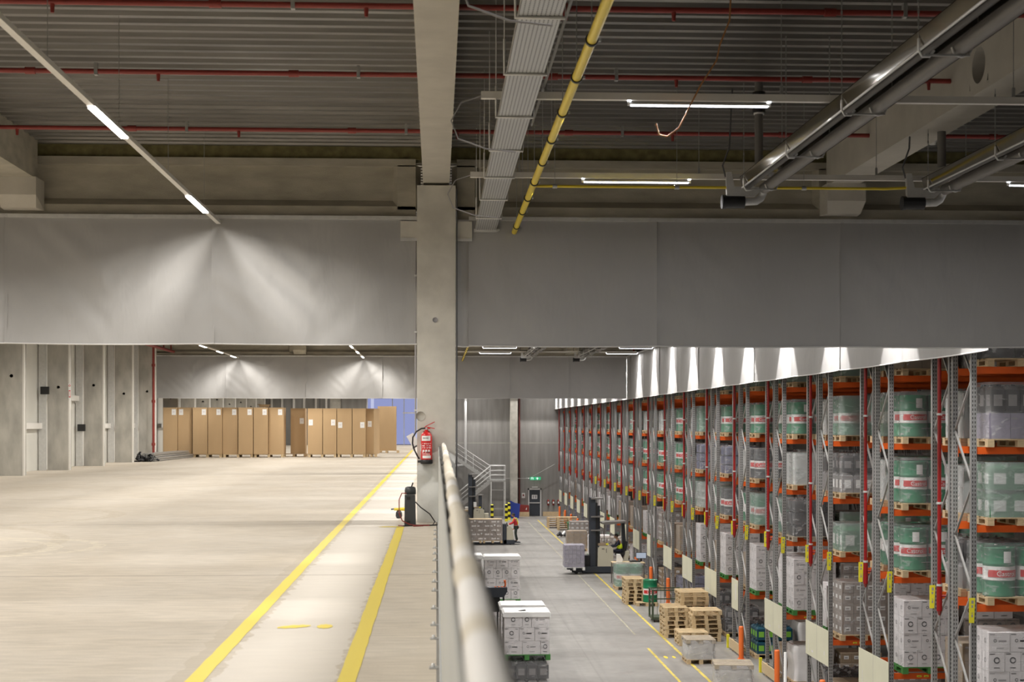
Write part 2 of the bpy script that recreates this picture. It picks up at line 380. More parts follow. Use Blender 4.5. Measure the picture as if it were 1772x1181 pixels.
# evening-blue glazing at the far end of the upper floor
a0, a1 = -5.3, .1
w = MB(); w.box(a0, YW-.10, .05, a1, YW-.06, 3.6, 'glass_lit'); w.box(a0-.1, YW-.05, 0, a0+.5, YW-.02, 3.6, 'white_steel')
wo = struct('window_1', w, 'bluish glazed wall at the end of the upper floor')
f = MB()
for xx in (a0+.35, -1.55): f.box(xx-.12, YW-.16, 0, xx+.12, YW-.1, 3.6, 'glass_lit_pale')
for xx in (-3.4, -2.5, -.6): f.box(xx-.03, YW-.14, 0, xx+.03, YW-.1, 3.6, 'panel_steel')
f.box(-2.6, YW-.17, 2.45, -1.3, YW-.1, 2.53, 'white_steel')
f.obj('window_frame', wo)
m = MB()
for px in (-12.7, -11.9, -11.0, -10.2, -9.3, -8.5, -7.7): m.box(px-.08, YW-.2, 0, px+.08, YW, 5.9, 'white_steel')
struct('trim_1', m, 'white steel posts along the far wall of the upper floor')
m = MB(); m.box(-8.2, YW-.25, 0, -7.4, YW, 5.9, 'concrete'); struct('trim_2', m, 'concrete pier in the far wall')
m = MB(); m.box(5.72, YW-1.0, ZL, 6.28, YW, 6, 'concrete'); struct('trim_3', m, 'pale concrete pier rising from the lower hall floor at the far wall')
tag(MB().tube([(6.46, YW-.15, ZL), (6.46, YW-.15, 5.6)], .075, 'dull_red').obj('sprinkler_pipe'), 'dull brownish red pipe rising the far wall right of the pale pier', 'pipe')
mb = MB(); mb.tube([(2.25, YW-.9, 5.6), (2.25, YW-.9, -1.1), (2.25, YW-.9, -1.4), (2.05, YW-.9, -1.6), (-.5, YW-.9, -1.6)], .11, 'galv_light', 12)
tag(mb.obj('drain_pipe'), 'shiny galvanised pipe elbowing left above the far steel stair', 'pipe')

# left wall: concrete piers, white guard posts, girts, galvanised cover strips
COLY = [35.6, 41.0, 46.5, 52.2, 57.5, 63.0, 68.0, 73.95, 79.0, 84.1, 89.5, 94.9, 100.3, 105.7, 111.1]
for i, yy in enumerate(COLY):
    mb = MB(); mb.box(-13.30, yy, 0, -12.6, yy+.45, 6, 'pillar_concrete')
    hz = 3.05 if i % 2 == 0 else 2.85
    mb.lathe([(.05, 0), (.05, .012), (0, .012)], (-12.93, yy-.012, hz), 'ink', 12, 'y')
    struct('trim_%d' % (10+i), mb, 'grey concrete pier of the left wall, %s in view' % ordn(max(0, i-2)))
    where = '%s concrete pier of the left wall' % ordn(max(0, i-2)) if i >= 2 else None
    if i < 2: continue
    rt = thing('guard_frame', 'white steel guard frame beside the %s' % where, 'guard frame', (-12.55, yy, 0), group='white guard frames along the left wall')
    MB().box(-.05, .0, 0, .0, .1, 5.98, 'white_steel').obj('post', rt)
    nx = COLY[i+1]-yy-.12 if i+1 < len(COLY) else 5
    if i == 6: nx = 4.4
    zr = 2.45 if i == 3 else 1.42
    MB().box(-1.0, .1, zr, -.88, nx, zr+.2, 'white_steel').obj('rail', rt)
    MB().box(-1.0, nx-.06, 0, -.77, nx+.06, 5.98, 'galv_light').obj('post', rt, label='shiny galvanised post')
    if i in (2, 3):
        zb = 2.6 if i == 2 else 1.32
        MB().box(-.92, nx-.16, zb, -.64, nx-.07, zb+.26, 'black').obj('control_box', rt, label='small black box on the galvanised post')
    if i == 3:
        m = MB(); m.box(-.042, -.008, 2.45, .045, -.001, 2.98, 'label_white')
        m.ring((0, -.012, 2.9), .02, .034, 'red_bright'); m.box(-.03, -.012, 2.5, .03, -.008, 2.74, 'red_bright'); m.box(-.02, -.014, 2.53, .02, -.012, 2.71, 'label_white')
        m.obj('warning_sticker', rt, label='white sticker with red warning marks')
# red pipework on left wall
rt = thing('sprinkler_riser', 'tall red riser and header pipe along the left wall', 'pipe', (-12.5, 67.2, 0))
MB().tube([(0, 0, .05), (0, 0, 5.0)], .055, 'red').obj('riser', rt)
MB().tube([(0, -10, 5.05), (0, 12, 5.05)], .07, 'red').obj('header', rt)
for k in range(11):
    MB().tube([(0, -7+k*1.9, 5.05), (0, -7+k*1.9, 5.97)], .035, 'red', 8).obj('branch', rt)
for zz in (.7, 2.6, 4.2): MB().tube([(0, 0, zz-.06), (0, 0, zz+.06)], .085, 'red').obj('coupling', rt)
# ------------------------------------------------------------------ precast frame
def cross_beam(yb, name, xa, xb, lab, bays):
    mb = MB(); T, B = 5.81, 4.80
    mb.box(xa, yb, T-.12, xb, yb+.45, T, 'beam_concrete')
    mb.prism([(yb, B), (yb+.45, B), (yb+.45, 5.16), (yb+.14, 5.16), (yb, 5.05)], 'x', xa, xb, 'beam_concrete')
    mb.box(xa, yb+.14, 5.16, xb, yb+.45, T-.12, 'beam_concrete')
    for (p, q) in bays:      # solid blocks between recessed fields
        mb.prism([(p-.08, yb+.139), (q+.08, yb+.139), (q, yb), (p, yb)], 'z', 5.0, T-.1, 'beam_concrete')
    o = mb.obj(name); tag(o, lab, 'beam'); o['kind'] = 'structure'; return o
def st(name, mb, lab, cat='beam'):
    o = mb.obj(name); tag(o, lab, cat); o['kind'] = 'structure'; return o
tn = [30]
def trim(mb, lab):
    tn[0] += 1; return st('trim_%d' % tn[0], mb, lab)
for bi, yb in enumerate((YB, YB+24.1, YB+48.2, YB+72.3)):
    tn[0] += 1
    cross_beam(yb, 'trim_%d' % tn[0], -13.6, -.33, 'concrete cross beam left of the %s square column' % ORD[bi], [(-13.6, -12.6), (-7.0, -6.32), (-.62, -.33)])
    tn[0] += 1
    cross_beam(yb, 'trim_%d' % tn[0], .33, 21.7, 'concrete cross beam right of the %s square column' % ORD[bi], [(.33, .62), (6.2, 6.85), (12.6, 13.6)])
    trim(MB().box(-13.6, yb+.06, 5.81, 21.7, yb+.4, 6.02, 'wool'), 'olive mineral wool filling above the %s cross beam' % ORD[bi])
    # corbels under the roof girders
    for xx in (-6.50, 6.52):
        c = MB(); hw = .31
        vs = [(xx-hw, yb-.5, 5.40), (xx+hw, yb-.5, 5.40), (xx+hw, yb, 5.40), (xx-hw, yb, 5.40),
              (xx-hw, yb-.5, 5.12), (xx+hw, yb-.5, 5.12), (xx+hw, yb, 4.94), (xx-hw, yb, 4.94), (xx-hw+.04, yb-.34, 4.94), (xx+hw-.04, yb-.34, 4.94)]
        c.add(vs, [(0, 1, 2, 3), (0, 4, 5, 1), (4, 8, 9, 5), (8, 7, 6, 9), (0, 3, 7, 8, 4), (1, 5, 9, 6, 2)], 'beam_concrete_pale' if yb == YB else 'beam_concrete')
        trim(c, 'concrete corbel on the %s cross beam, %s of the square column' % (ORD[bi], 'left' if xx < 0 else 'right'))
    # column
    c = MB(); c.box(-.306, yb-.2, ZL if bi else ZL, .306, yb+.45, 5.36, 'column_concrete')
    for sx in (-1, 1):
        x0, x1 = sorted((sx*.306, sx*.57))
        c.box(x0, yb-.12, 4.50, x1, yb+.4, 4.80, 'column_concrete')
        c.box(x0, yb-.13, 4.485, x1+ (0), yb-.1, 4.53, 'galv_light')
    if bi == 0:
        c.lathe([(.04, 0), (.04, .01), (0, .01)], (-.02, yb-.212, 3.22), 'ink_grey', 14, 'y')
        c.lathe([(.075, 0), (.075, .003), (0, .003)], (-.25, yb-.205, 1.69), 'concrete', 16, 'y')
    trim(c, 'square concrete column, %s of the centre row%s' % (ORD[bi], ' with a corbel each side' if bi == 0 else ''))
def girder(x0, x1, ya, yb, lab, holes=False):
    mb = MB(); mt = 'beam_concrete_pale'
    if not holes:
        mb.box(x0, ya, 5.38, x1, yb, 6.02, mt)
    else:
        mb.box(x0, ya, 5.42, x1, yb, 5.56, mt)
    return trim(mb, lab)
for bi in range(5):
    ya = -6 if bi == 0 else YB+24.1*(bi-1)-.0
    yb = YB-.19+24.1*bi if bi < 4 else YW
    if bi: ya += .46
    for x0, x1, nm in ((-.21, .21, 'centre'), (-6.79, -6.24, 'left'), (6.27, 6.75, 'right')):
        yy = yb if nm == 'centre' else yb-.02
        trim(MB().box(x0, ya, 5.40, x1, yy, 6.02, 'beam_concrete_pale' if nm != 'left' else 'beam_concrete'), '%s concrete roof girder of the %s roof bay' % (nm, ORD[bi]))
# round openings in the right girder: real through holes cut in the first bay girder
g = [o for o in bpy.data.objects if o.get('label') == 'right concrete roof girder of the nearest roof bay'][0]
g['label'] = 'right concrete roof girder of the nearest roof bay, pierced by a round hole'
me = g.data; bpy.data.objects.remove(g)
mb = MB(); mt = 'beam_concrete_pale'; x0, x1 = 6.27, 6.75; HY, HR, HZ = (17.1, 11.1, 5.1), .21, 5.72
ys = [-6.0]
for h in sorted(HY): ys += [h-.3, h+.3]
ys.append(YB-1.5)
mb.box(x0, ys[0], 5.40, x1, YB-1.5, 5.48, mt)
for i in range(0, len(ys)-1, 2): mb.box(x0, ys[i], 5.48, x0+.15, ys[i+1], 6.02, mt)
mb.box(x0, YB-1.5, 5.40, x1, YB-.21, 6.02, mt); x1 = x0+.15
for h in HY:
    n = 24; sq = []
    for k in range(n):
        a = 2*math.pi*k/n; c, s_ = math.cos(a), math.sin(a); q = max(abs(c)/.3, abs(s_)/.27); sq.append((h+c/q, 5.75+s_/q))
    ci = [(h+HR*math.cos(2*math.pi*k/n), HZ+HR*math.sin(2*math.pi*k/n)) for k in range(n)]
    for xx in (x0, x1):
        mb.add([(xx, a, b) for a, b in sq+ci], [(k, (k+1) % n, n+(k+1) % n, n+k) for k in range(n)], mt)
    mb.add([(x0, a, b) for a, b in ci]+[(x1, a, b) for a, b in ci], [(k, (k+1) % n, n+(k+1) % n, n+k) for k in range(n)], mt, True)
trim(mb, 'right concrete roof girder of the nearest roof bay, pierced by round holes')

# ------------------------------------------------------------------ smoke curtains
def curtain(x0, x1, yy, zt, zb, label, seed, along='x', wr=.05, group=None, xc=None):
    x0 -= .02; x1 += .02; yy += .008*(seed % 2)
    if xc: xc += .008*(seed % 2)
    mb = MB(); W_ = x1-x0; nx = max(24, int(W_/.07)); nz = 34; vs = []; fs = []
    rnd = random.Random(seed); folds = [(rnd.uniform(.1, .9), rnd.uniform(-.9, .9), rnd.uniform(.05, .12), rnd.uniform(-1, 1)) for _ in range(9)]
    for j in range(nz+1):
        t = j/nz
        for i in range(nx+1):
            u = i/nx; x = x0+W_*u; z = zt+(zb-zt)*t-(.015*math.sin(math.pi*u)*t)
            d = wr*.7*(noise.noise(Vector((x*.8, z*.6+seed*3, seed)))) * math.sin(math.pi*min(1, t*1.3+.1)*.75)
            cxm = (x0+x1)/2; sl_ = 1.1 if x < cxm else -1.1; d += wr*.38*noise.noise(Vector(((x+sl_*z)*2.6, (z-sl_*x)*.45, seed+7)))*math.sin(math.pi*min(1, t+.12)*.8)
            for a, sl, wd, am in folds:
                q = (u-a-sl*(t-.5)*.5)/wd; d += am*wr*.22*math.exp(-q*q)*math.sin(math.pi*min(1, t+.15))
            ed = min(u, 1-u)*W_; d -= .022*math.exp(-ed/.07)
            vs.append((x, yy+d, z) if along == 'x' else (xc+d, x, z))
    for j in range(nz):
        for i in range(nx):
            a = j*(nx+1)+i; fs.append((a, a+1, a+nx+2, a+nx+1))
    rt = thing('smoke_curtain', label, 'curtain', ((x0+x1)/2, yy, zt) if along == 'x' else (xc, (x0+x1)/2, zt), group=group)
    L = rt.location
    mb.add([(v[0]-L[0], v[1]-L[1], v[2]-L[2]) for v in vs], fs, 'cloth', True); mb.obj('fabric', rt)
    h = MB()
    if along == 'x':
        b = [(v[0]-L[0], v[1]-L[1]-.008, v[2]-L[2]) for v in vs[-(nx+1):]]
    else: b = [(v[0]-L[0]-.008, v[1]-L[1], v[2]-L[2]) for v in vs[-(nx+1):]]
    h.tube(b[::3]+[b[-1]], .013, 'hem', 6); h.obj('hem', rt)
    k = MB()
    if along == 'x': k.box(-W_/2, -.03, -.02, W_/2, .03, .04, 'galv_light')
    else: k.box(-.03, -W_/2, -.02, .03, W_/2, .04, 'galv_light')
    k.obj('track', rt)
    return rt
g1 = 'smoke curtain panels under the first cross beam'
for i, (a, b) in enumerate(((-13.2, -10.0), (-10.0, -6.76), (-6.76, -3.53), (-3.53, -.33))):
    curtain(a, b, YB-.08, 4.84, 2.84, 'grey smoke curtain panel left of the near square column, %s' % ('next to the column' if i == 3 else 'second from the column' if i == 2 else 'third from the column' if i == 1 else 'at the left wall'), 3+i, wr=.11, group=g1)
curtain(.33, .56, YB-.02, 4.80, 2.82, 'narrow grey smoke curtain strip right beside the near square column', 60, wr=.04, group=g1)
for i, (a, b) in enumerate(((.54, 3.52), (3.52, 6.55), (6.55, 9.6), (9.6, 12.7))):
    curtain(a, b, YB-.08, 4.84, 2.82, 'wide grey smoke curtain panel right of the near square column, %s' % ('next to the column' if i == 0 else 'second from the column' if i == 1 else 'third from the column' if i == 2 else 'at the picture edge'), 20+i, wr=.035, group=g1)
g2 = 'smoke curtain panels under the third cross beam'
xs2 = [-13.3, -10.0, -6.2, -2.6, -.33]
for i in range(4): curtain(xs2[i], xs2[i+1], YB+48.2-.08, 4.84, 2.84, 'distant grey smoke curtain panel above the cardboard cartons, %s from the left' % ['first', 'second', 'third', 'fourth'][i], 40+i, wr=.10, group=g2)
xs2 = [.33, 3.5, 6.4, 9.15]
for i in range(3): curtain(xs2[i], xs2[i+1], YB+48.2-.08, 4.84, 2.84, 'distant grey smoke curtain panel above the far lower hall, %s from the left' % ['first', 'second', 'third'][i], 50+i, wr=.03, group=g2)
XC = 9.2
g3 = 'smoke curtain panels along the rack ends'
for i in range(20):
    a = YB+.5+i*4.62
    curtain(a, min(a+4.62, YW-.1), 0, 4.84, 2.80, 'grey smoke curtain panel running along the rack ends, %s from the camera' % ORD[i] if i < 18 else 'grey smoke curtain panel along the rack ends, %s' % ('second from the far wall' if i == 18 else 'at the far wall'), 80+i, 'y', wr=.02, group=g3, xc=XC)

# ------------------------------------------------------------------ lamps
def lobe(light, kind):
    light.use_nodes = True; nt = light.node_tree; e = nt.nodes['Emission']
    g = N(nt, 'NewGeometry'); sp = N(nt, 'SeparateXYZ'); nt.links.new(g.outputs['Incoming'], sp.inputs[0])
    az = math_(nt, 'MAXIMUM', math_(nt, 'ABSOLUTE', sp.outputs[2]), .001)
    if kind == 'aisle':
        q = math_(nt, 'DIVIDE', math_(nt, 'ABSOLUTE', sp.outputs[1]), az)
        r = N(nt, 'MapRange', interpolation_type='SMOOTHSTEP'); nt.links.new(q, r.inputs[0])
        r.inputs[1].default_value = .60; r.inputs[2].default_value = .70; r.inputs[3].default_value = 1.0; r.inputs[4].default_value = .19
        nt.links.new(r.outputs[0], e.inputs['Strength'])
    else:
        q = math_(nt, 'DIVIDE', math_(nt, 'ABSOLUTE', sp.outputs[0]), az)
        cr = N(nt, 'ValToRGB'); nt.links.new(math_(nt, 'MULTIPLY', q, .25), cr.inputs[0]); el = cr.color_ramp.elements
        el[0].position = 0; el[0].color = (.42,)*3+(1,); el[1].position = 1; el[1].color = (.16,)*3+(1,)
        for p, v in ((.09, .42), (.20, .95), (.30, 1.0), (.45, .66), (.65, .45)):
            n = el.new(p); n.color = (v, v, v, 1)
        nt.links.new(cr.outputs[0], e.inputs['Strength'])
LD = bpy.data.lights.new('deck_light', 'AREA'); LD.shape = 'RECTANGLE'; LD.size = .05; LD.size_y = 1.45; LD.energy = DECK_W; LD.color = (1, .95, .88); lobe(LD, 'deck')
LH = bpy.data.lights.new('aisle_light', 'AREA'); LH.shape = 'RECTANGLE'; LH.size = 1.4; LH.size_y = .03; LH.energy = HALL_W; LH.color = (1, .965, .93); lobe(LH, 'aisle')
deck_h = MB().prism([(-.045, -.001), (.045, -.001), (.042, .012), (-.042, .012)], 'y', -.84, .84, 'white_steel').mesh('housing')
deck_d = MB().box(-.036, -.80, -.02, .036, .80, -.002, 'led').mesh('diffuser')
hall_h = MB().prism([(-.026, -.012), (.026, -.012), (.016, .008), (-.016, .008)], 'x', -.72, .72, 'white_steel').mesh('housing')
hall_d = MB().box(-.70, -.014, -.026, .70, .014, -.0125, 'led_hall').mesh('diffuser')
b = MB()
for sx in (-.72, .72): b.box(sx-.01, -.015, -.02, sx+.01, .015, .03, 'white_steel'); b.box(sx-.025 if sx > 0 else sx-.01, -.02, .02, sx+.01 if sx > 0 else sx+.025, .02, .032, 'led_hall')
hall_b = b.mesh('bracket')
YD = [-1.5, 4.3, 10.2, 16.0, 21.85, 28.5, 34, 39.5, 45, 51, 56.5, 61.3, 66.0, 70.4, 77, 82.5, 88, 93.5, 100, 105.5, 111]
for nm, xx in (('right', -3.44), ('left', -9.42)):
    for a, b_, w_ in ((-6, YB-.12, 'in front of the first cross beam'), (YB+.2, 72.1, 'between the two curtains'), (72.5, YW-.3, 'beyond the second curtain')):
        rt = thing('lamp_rail', 'white lamp rail over the upper floor, %s run, %s' % (nm, w_), 'lamp rail', (xx, a, 4.735))
        MB().box(-.034, 0, 0, .034, b_-a, .05, 'white_steel').obj('channel', rt)
        yy = 1.5
        while yy < b_-a: MB().tube([(0, yy, .05), (0, yy, 1.26)], .004, 'galv', 5, False).obj('hanger_wire', rt); yy += 3.0
    for i, yy in enumerate(YD):
        rt = thing('ceiling_lamp', 'lit LED batten on the %s upper-floor lamp rail, %s from the camera end' % (nm, ORD[i]), 'lamp', (xx, yy, 4.735), group='LED battens over the upper floor')
        hs = link('housing', deck_h, rt); link('diffuser', deck_d, hs)
        lo = bpy.data.objects.new('light_source', LD); C.objects.link(lo); lo.parent = rt; lo.location = (0, 0, -.03)
HY_ = [29.5+4.8*k for k in range(-6, 18)]+[115.1]
for i, yy in enumerate(HY_):
    if i < 2: continue
    if abs(yy-YB) < .5 or abs(yy-72.3) < .3: yy += .35
    rt = thing('lamp_rail', 'thin white lamp rail crossing the lower hall, %s from the camera' % ORD[i-2], 'lamp rail', (5.0, yy, 4.832), group='lamp rails across the lower hall')
    MB().box(-4.55, -.035, 0, 4.1 if yy > YB else 9, .035, .07, 'white_steel').obj('channel', rt)
    for xx in (-3.9, -1.5, .9, 3.4): MB().tube([(xx, 0, .07), (xx, 0, 1.17)], .005, 'galv', 5, False).box(xx-.015, -.01, .07, xx+.015, .01, .17, 'galv').obj('hanger', rt)
    if 9 < yy < YB:
        MB().tube([(-4.55, 0, .03), (-4.75, 0, -.04), (-4.85, .02, -.22), (-4.78, .02, -.4), (-4.5, .02, -.5), (-4.2, .02, -.53)], .008, 'ink_grey', 6).obj('cable', rt)
    for j, xx in enumerate((2.66, 8.42)):
        l = thing('ceiling_lamp', 'lit LED tube across the lower hall, %s row from the camera, %s' % (ORD[i-2], 'near the centre columns' if j == 0 else 'at the rack ends'), 'lamp', (xx, yy, 4.80), group='LED tubes over the lower hall')
        hs = link('housing', hall_h, l); link('diffuser', hall_d, hs); link('bracket', hall_b, l)
        lo = bpy.data.objects.new('light_source', LH); C.objects.link(lo); lo.parent = l; lo.location = (0, 0, -.045)

# ------------------------------------------------------------------ roof services
for i, yy in enumerate((12.2, 15.1, 18.05, 21.5)):
    rt = thing('sprinkler_pipe', 'red sprinkler pipe crossing under the roof deck, %s from the camera' % ORD[i], 'pipe', (0, yy, 5.75), group='red sprinkler pipes under the near roof bay')
    MB().tube([(-13.5, 0, 0), (14, 0, 0)], .030, 'red', 10).obj('pipe', rt)
    for k in range(8):
        xx = -12+k*3.1+i*.5
        MB().tube([(xx-.06, 0, 0), (xx+.06, 0, 0)], .042, 'red', 10).obj('coupling', rt)
        MB().tube([(xx+1.5, 0, -.02), (xx+1.5, 0, -.11)], [.025, .018], 'red', 8).obj('sprinkler_head', rt)
        MB().box(xx+.75, -.035, -.045, xx+.79, .035, .10, 'galv').obj('hanger', rt)
mb = MB(); mb.tube([(1.15, 15.1, 5.72), (1.32, 15.1, 5.72)], .09, 'red', 14); tag(mb.obj('pipe_coupling'), 'thick dark red coupling beside the cable tray at the top edge', 'coupling')
# perforated cable tray
rt = thing('cable_tray', 'perforated galvanised cable tray running to the curtain', 'cable tray', (.79, 0, 4.66))
mb = MB(); mb.box(-.165, -6, 0, .165, YB-.1, .004, 'tray'); mb.box(-.165, -6, 0, -.162, YB-.1, .06, 'galv_light'); mb.box(.162, -6, 0, .165, YB-.1, .06, 'galv_light')
mb.obj('tray', rt)
MB().box(-.14, -6, .01, .13, YB-.1, .045, 'ink').obj('cables', rt)
MB().prism([(-.19, -.03), (.17, -.03), (.22, .0), (.22, .02), (-.19, .02)], 'y', YB-.16, YB-.1, 'galv_light').obj('end_plate', rt)
for k in range(14):
    yy = 22.5-1.85*k
    h = MB(); h.tube([(-.19, yy, 1.34), (-.19, yy, -.012), (.19, yy, -.012), (.19, yy, 1.34)], .005, 'galv_light', 6); h.tube([(-.19, yy, .3), (-.19, yy, -.012), (.19, yy, -.012)], .014, 'galv_light', 6)
    h.obj('hanger', rt)
# yellow gas main
rt = thing('gas_pipe', 'yellow gas main with black clamps running along the hall', 'pipe', (1.245, 0, 4.64))
MB().tube([(0, -6, 0), (0, YB-.1, 0)], .042, 'yellow_pipe', 16).obj('pipe', rt)
for yy in (6.4, 7.8, 9.2, 10.6, 12, 13.3, 14.8, 16.2, 17.6, 19.05, 20.4, 21.7, 23.3):
    h = MB(); h.tube([(0, yy-.02, 0), (0, yy+.02, 0)], .054, 'black', 16); h.box(.04, yy-.015, -.012, .075, yy+.015, .012, 'galv'); h.tube([(0, yy, .05), (0, yy, 1.35)], .005, 'galv', 5)
    h.obj('clamp', rt)
rt = thing('gas_pipe', 'thin yellow gas branch crossing to the radiant heaters', 'pipe', (1.28, 19.75, 4.70))
MB().tube([(0, 0, 0), (4.7, 0, 0), (5.06, 0, .02)], .019, 'yellow_pipe', 10).obj('pipe', rt)
for xx in (.28, 1.9, 3.6): h = MB(); h.tube([(xx-.03, 0, 0), (xx+.03, 0, 0)], .03, 'galv', 10); h.tube([(xx, 0, .02), (xx, 0, 1.3)], .004, 'galv', 5); h.obj('clamp', rt)
mb = MB(); mb.tube([(1.08, -6, 4.95), (1.08, 17, 4.95), (1.08, 17.4, 5.2), (1.08, 17.6, 5.95)], .014, 'galv', 8); tag(mb.obj('conduit'), 'thin grey conduit left of the gas main, lower of two', 'conduit')
mb = MB(); mb.tube([(1.02, -6, 5.05), (1.02, 18.6, 5.05), (1.02, 18.9, 5.3), (1.02, 19, 5.95)], .014, 'galv', 8); tag(mb.obj('conduit'), 'thin grey conduit left of the gas main, upper of two', 'conduit')
rt = thing('gas_pipe', 'far stretch of the yellow gas main glimpsed below the first curtain', 'pipe', (1.245, 50, 4.64))
MB().tube([(0, 0, 0), (0, 22.1, 0)], .042, 'yellow_pipe', 12).obj('pipe', rt)
for k in range(8): MB().tube([(0, 1+k*2.9, .04), (0, 1+k*2.9, 1.37)], .005, 'galv', 5).obj('hanger', rt)
for k in range(15): MB().tube([(0, 1+k*1.45, 0), (0, 1.06+k*1.45, 0)], .056, 'black', 12).obj('clamp', rt)
# loose orange cable hanging from the deck
pts = [(2.95, 14.9, 6.0), (2.93, 14.9, 5.6), (2.83, 14.9, 5.35), (2.80, 14.9, 5.2), (2.64, 14.9, 4.95), (2.52, 14.9, 4.72), (2.42, 14.9, 4.52), (2.30, 14.9, 4.43), (2.22, 14.9, 4.45), (2.19, 14.9, 4.56)]
tag(MB().tube(pts, .009, 'copper', 6).obj('loose_cable'), 'loose orange cable dangling in a hook from the roof deck', 'cable')
# smoke detector
mb = MB(); mb.lathe([(0, -.05), (.04, -.045), (.05, -.02), (.06, 0)], (6.9, 20.6, 5.5), 'white_steel', 16); mb.tube([(6.9, 20.6, 5.5), (6.9, 20.6, 6.08)], .006, 'galv', 5)
mb.tube([(6.9, 20.6, 6.05), (6.9, 20.6, 6.16)], .02, 'galv', 6)
tag(mb.obj('smoke_detector'), 'small white smoke detector under the deck right of the pierced girder', 'detector')
# radiant heaters
def heater(x, ye, L, label, lab2):
    rt = thing('radiant_heater', label, 'heater', (x, ye, 4.64))
    def sheet(pr, nm, m='hood', t=.006):
        mb = MB(); q = pr+[(a, b+t) for a, b in pr[::-1]]
        mb.prism(q, 'y', -L, -.25, m); mb.obj(nm, rt)
    sheet([(.0, .02), (-.035, .155)], 'reflector_side'); sheet([(-.035, .155), (.10, .175), (.38, .175), (.50, .155)], 'reflector_top'); sheet([(.50, .155), (.46, .04)], 'reflector_side')
    MB().tube([(0, -L, .02), (0, -.25, .02)], .012, 'galv_light', 8).obj('edge_rail', rt)
    MB().tube([(.11, -L, .07), (.11, -.1, .07)], .045, 'tube_shaded', 14).obj('burner_tube', rt)
    MB().tube([(.33, -L, .04), (.33, -.1, .04)], .072, 'tube_grey', 16).obj('return_tube', rt)
    k = 0; yy = -.5
    while yy > -L:
        h = MB(); h.box(.02, yy-.012, -.045, .40, yy+.012, -.03, 'galv'); h.tube([(-.03, yy, .1), (-.03, yy, .0), (.0, yy, -.05), (.06, yy, -.05), (.10, yy, .0)], .012, 'galv_light', 8)
        h.tube([(.25, yy, .03), (.27, yy, -.03), (.33, yy, -.05), (.39, yy, -.03), (.42, yy, .03)], .012, 'galv_light', 8)
        h.obj('bracket', rt)
        for xx in (-.03, .47):
            c = MB()
            nl = 26
            for q in range(nl):
                z0_ = .17 + q*1.17/nl; c.bar((xx, yy, z0_), (xx, yy, z0_+1.17/nl*.9), .016 if q % 2 else .006, .006 if q % 2 else .016, 'galv')
            c.tube([(xx, yy, .05), (xx, yy, .2)], .005, 'galv', 5); c.obj('chain', rt)
        yy -= 2.35
    b = MB(); b.prism([(-.16, -.06), (.22, -.06), (.32, .04), (.28, .07), (-.06, .07), (-.10, .26), (-.17, .26)], 'y', -.05, .02, 'galv_light'); b.obj('burner_plate', rt)
    b = MB(); b.tube([(-.20, 0, -.13), (.08, 0, -.13)], .085, 'black', 16); b.tube([(-.22, 0, -.13), (-.17, 0, -.13)], .095, 'black', 16); b.obj('burner_fan', rt)
    b = MB(); b.tube([(.08, 0, -.13), (.24, 0, -.12), (.30, 0, -.08), (.33, 0, -.02), (.33, -.1, .04)], .05, 'galv_light', 12); b.obj('elbow', rt)
    MB().tube([(-.17, .0, .2), (-.21, 0, .35), (-.12, 0, .6), (-.08, 0, 1.38)], .012, 'ink', 6).obj('cable', rt)
    f = MB(); f.tube([(.20, -.35, .3), (.20, -.35, 1.38)], .055, 'tube_grey', 14); f.obj('flue', rt)
    f = MB(); f.tube([(.20, -.35, .98), (.20, -.35, 1.25)], .085, 'black', 16); f.tube([(.20, -.35, .96), (.20, -.35, .98)], .07, 'label_white', 16); f.obj('flue_sleeve', rt)
heater(4.0, 19.75, 17, 'long radiant tube heater with shiny hood, left of two', '')
heater(6.42, 19.75, 17, 'long radiant tube heater with dull hood cut off by the right edge, right of two', '')
heater(4.0, 68.0, 17, 'distant radiant heater glimpsed under the first curtain, left of two', '')
heater(6.42, 68.0, 17, 'distant radiant heater glimpsed under the first curtain, right of two', '')

# ------------------------------------------------------------------ upper floor marks and rail
def stripe(x0, x1, y0, y1, z, m, seed, name='floor_line', lab='', ragged=.004):
    rnd = random.Random(seed); n = int((y1-y0)/.25)+1; vs = []
    for i in range(n+1):
        y = y0+(y1-y0)*i/n; vs += [(x0+rnd.uniform(-ragged, ragged), y, z), (x1+rnd.uniform(-ragged, ragged), y, z)]
    mb = MB().add(vs, [(2*i, 2*i+1, 2*i+3, 2*i+2) for i in range(n)], m); o = mb.obj(name); tag(o, lab, 'floor line'); return o
stripe(-1.515, -1.405, 1, 92, .003, 'yellow', 1, lab='long yellow line painted on the upper floor, left of two')
stripe(-.60, -.485, 1, 22.9, .003, 'yellow', 2, lab='shorter yellow line on the upper floor by the railing, ending near the column')
def blob(cx, cy, a, b, lab, sh=0):
    n = 20; vs = [(cx+a*math.cos(t*2*math.pi/n)+sh*b*math.sin(t*2*math.pi/n), cy+b*math.sin(t*2*math.pi/n)*(1+.15*math.sin(3*t)), .003) for t in range(n)]
    tag(MB().add(vs, [list(range(n))], 'yellow').obj('paint_mark'), lab, 'paint mark')
blob(-1.09, 11.6, .11, .10, 'slanted yellow paint blot between the floor lines, left of two', .6)
blob(-.855, 11.6, .06, .12, 'rounded yellow paint blot between the floor lines, right of two')
blob(-.68, 22.9, .19, .10, 'faint yellow dash at the end of the short floor line')
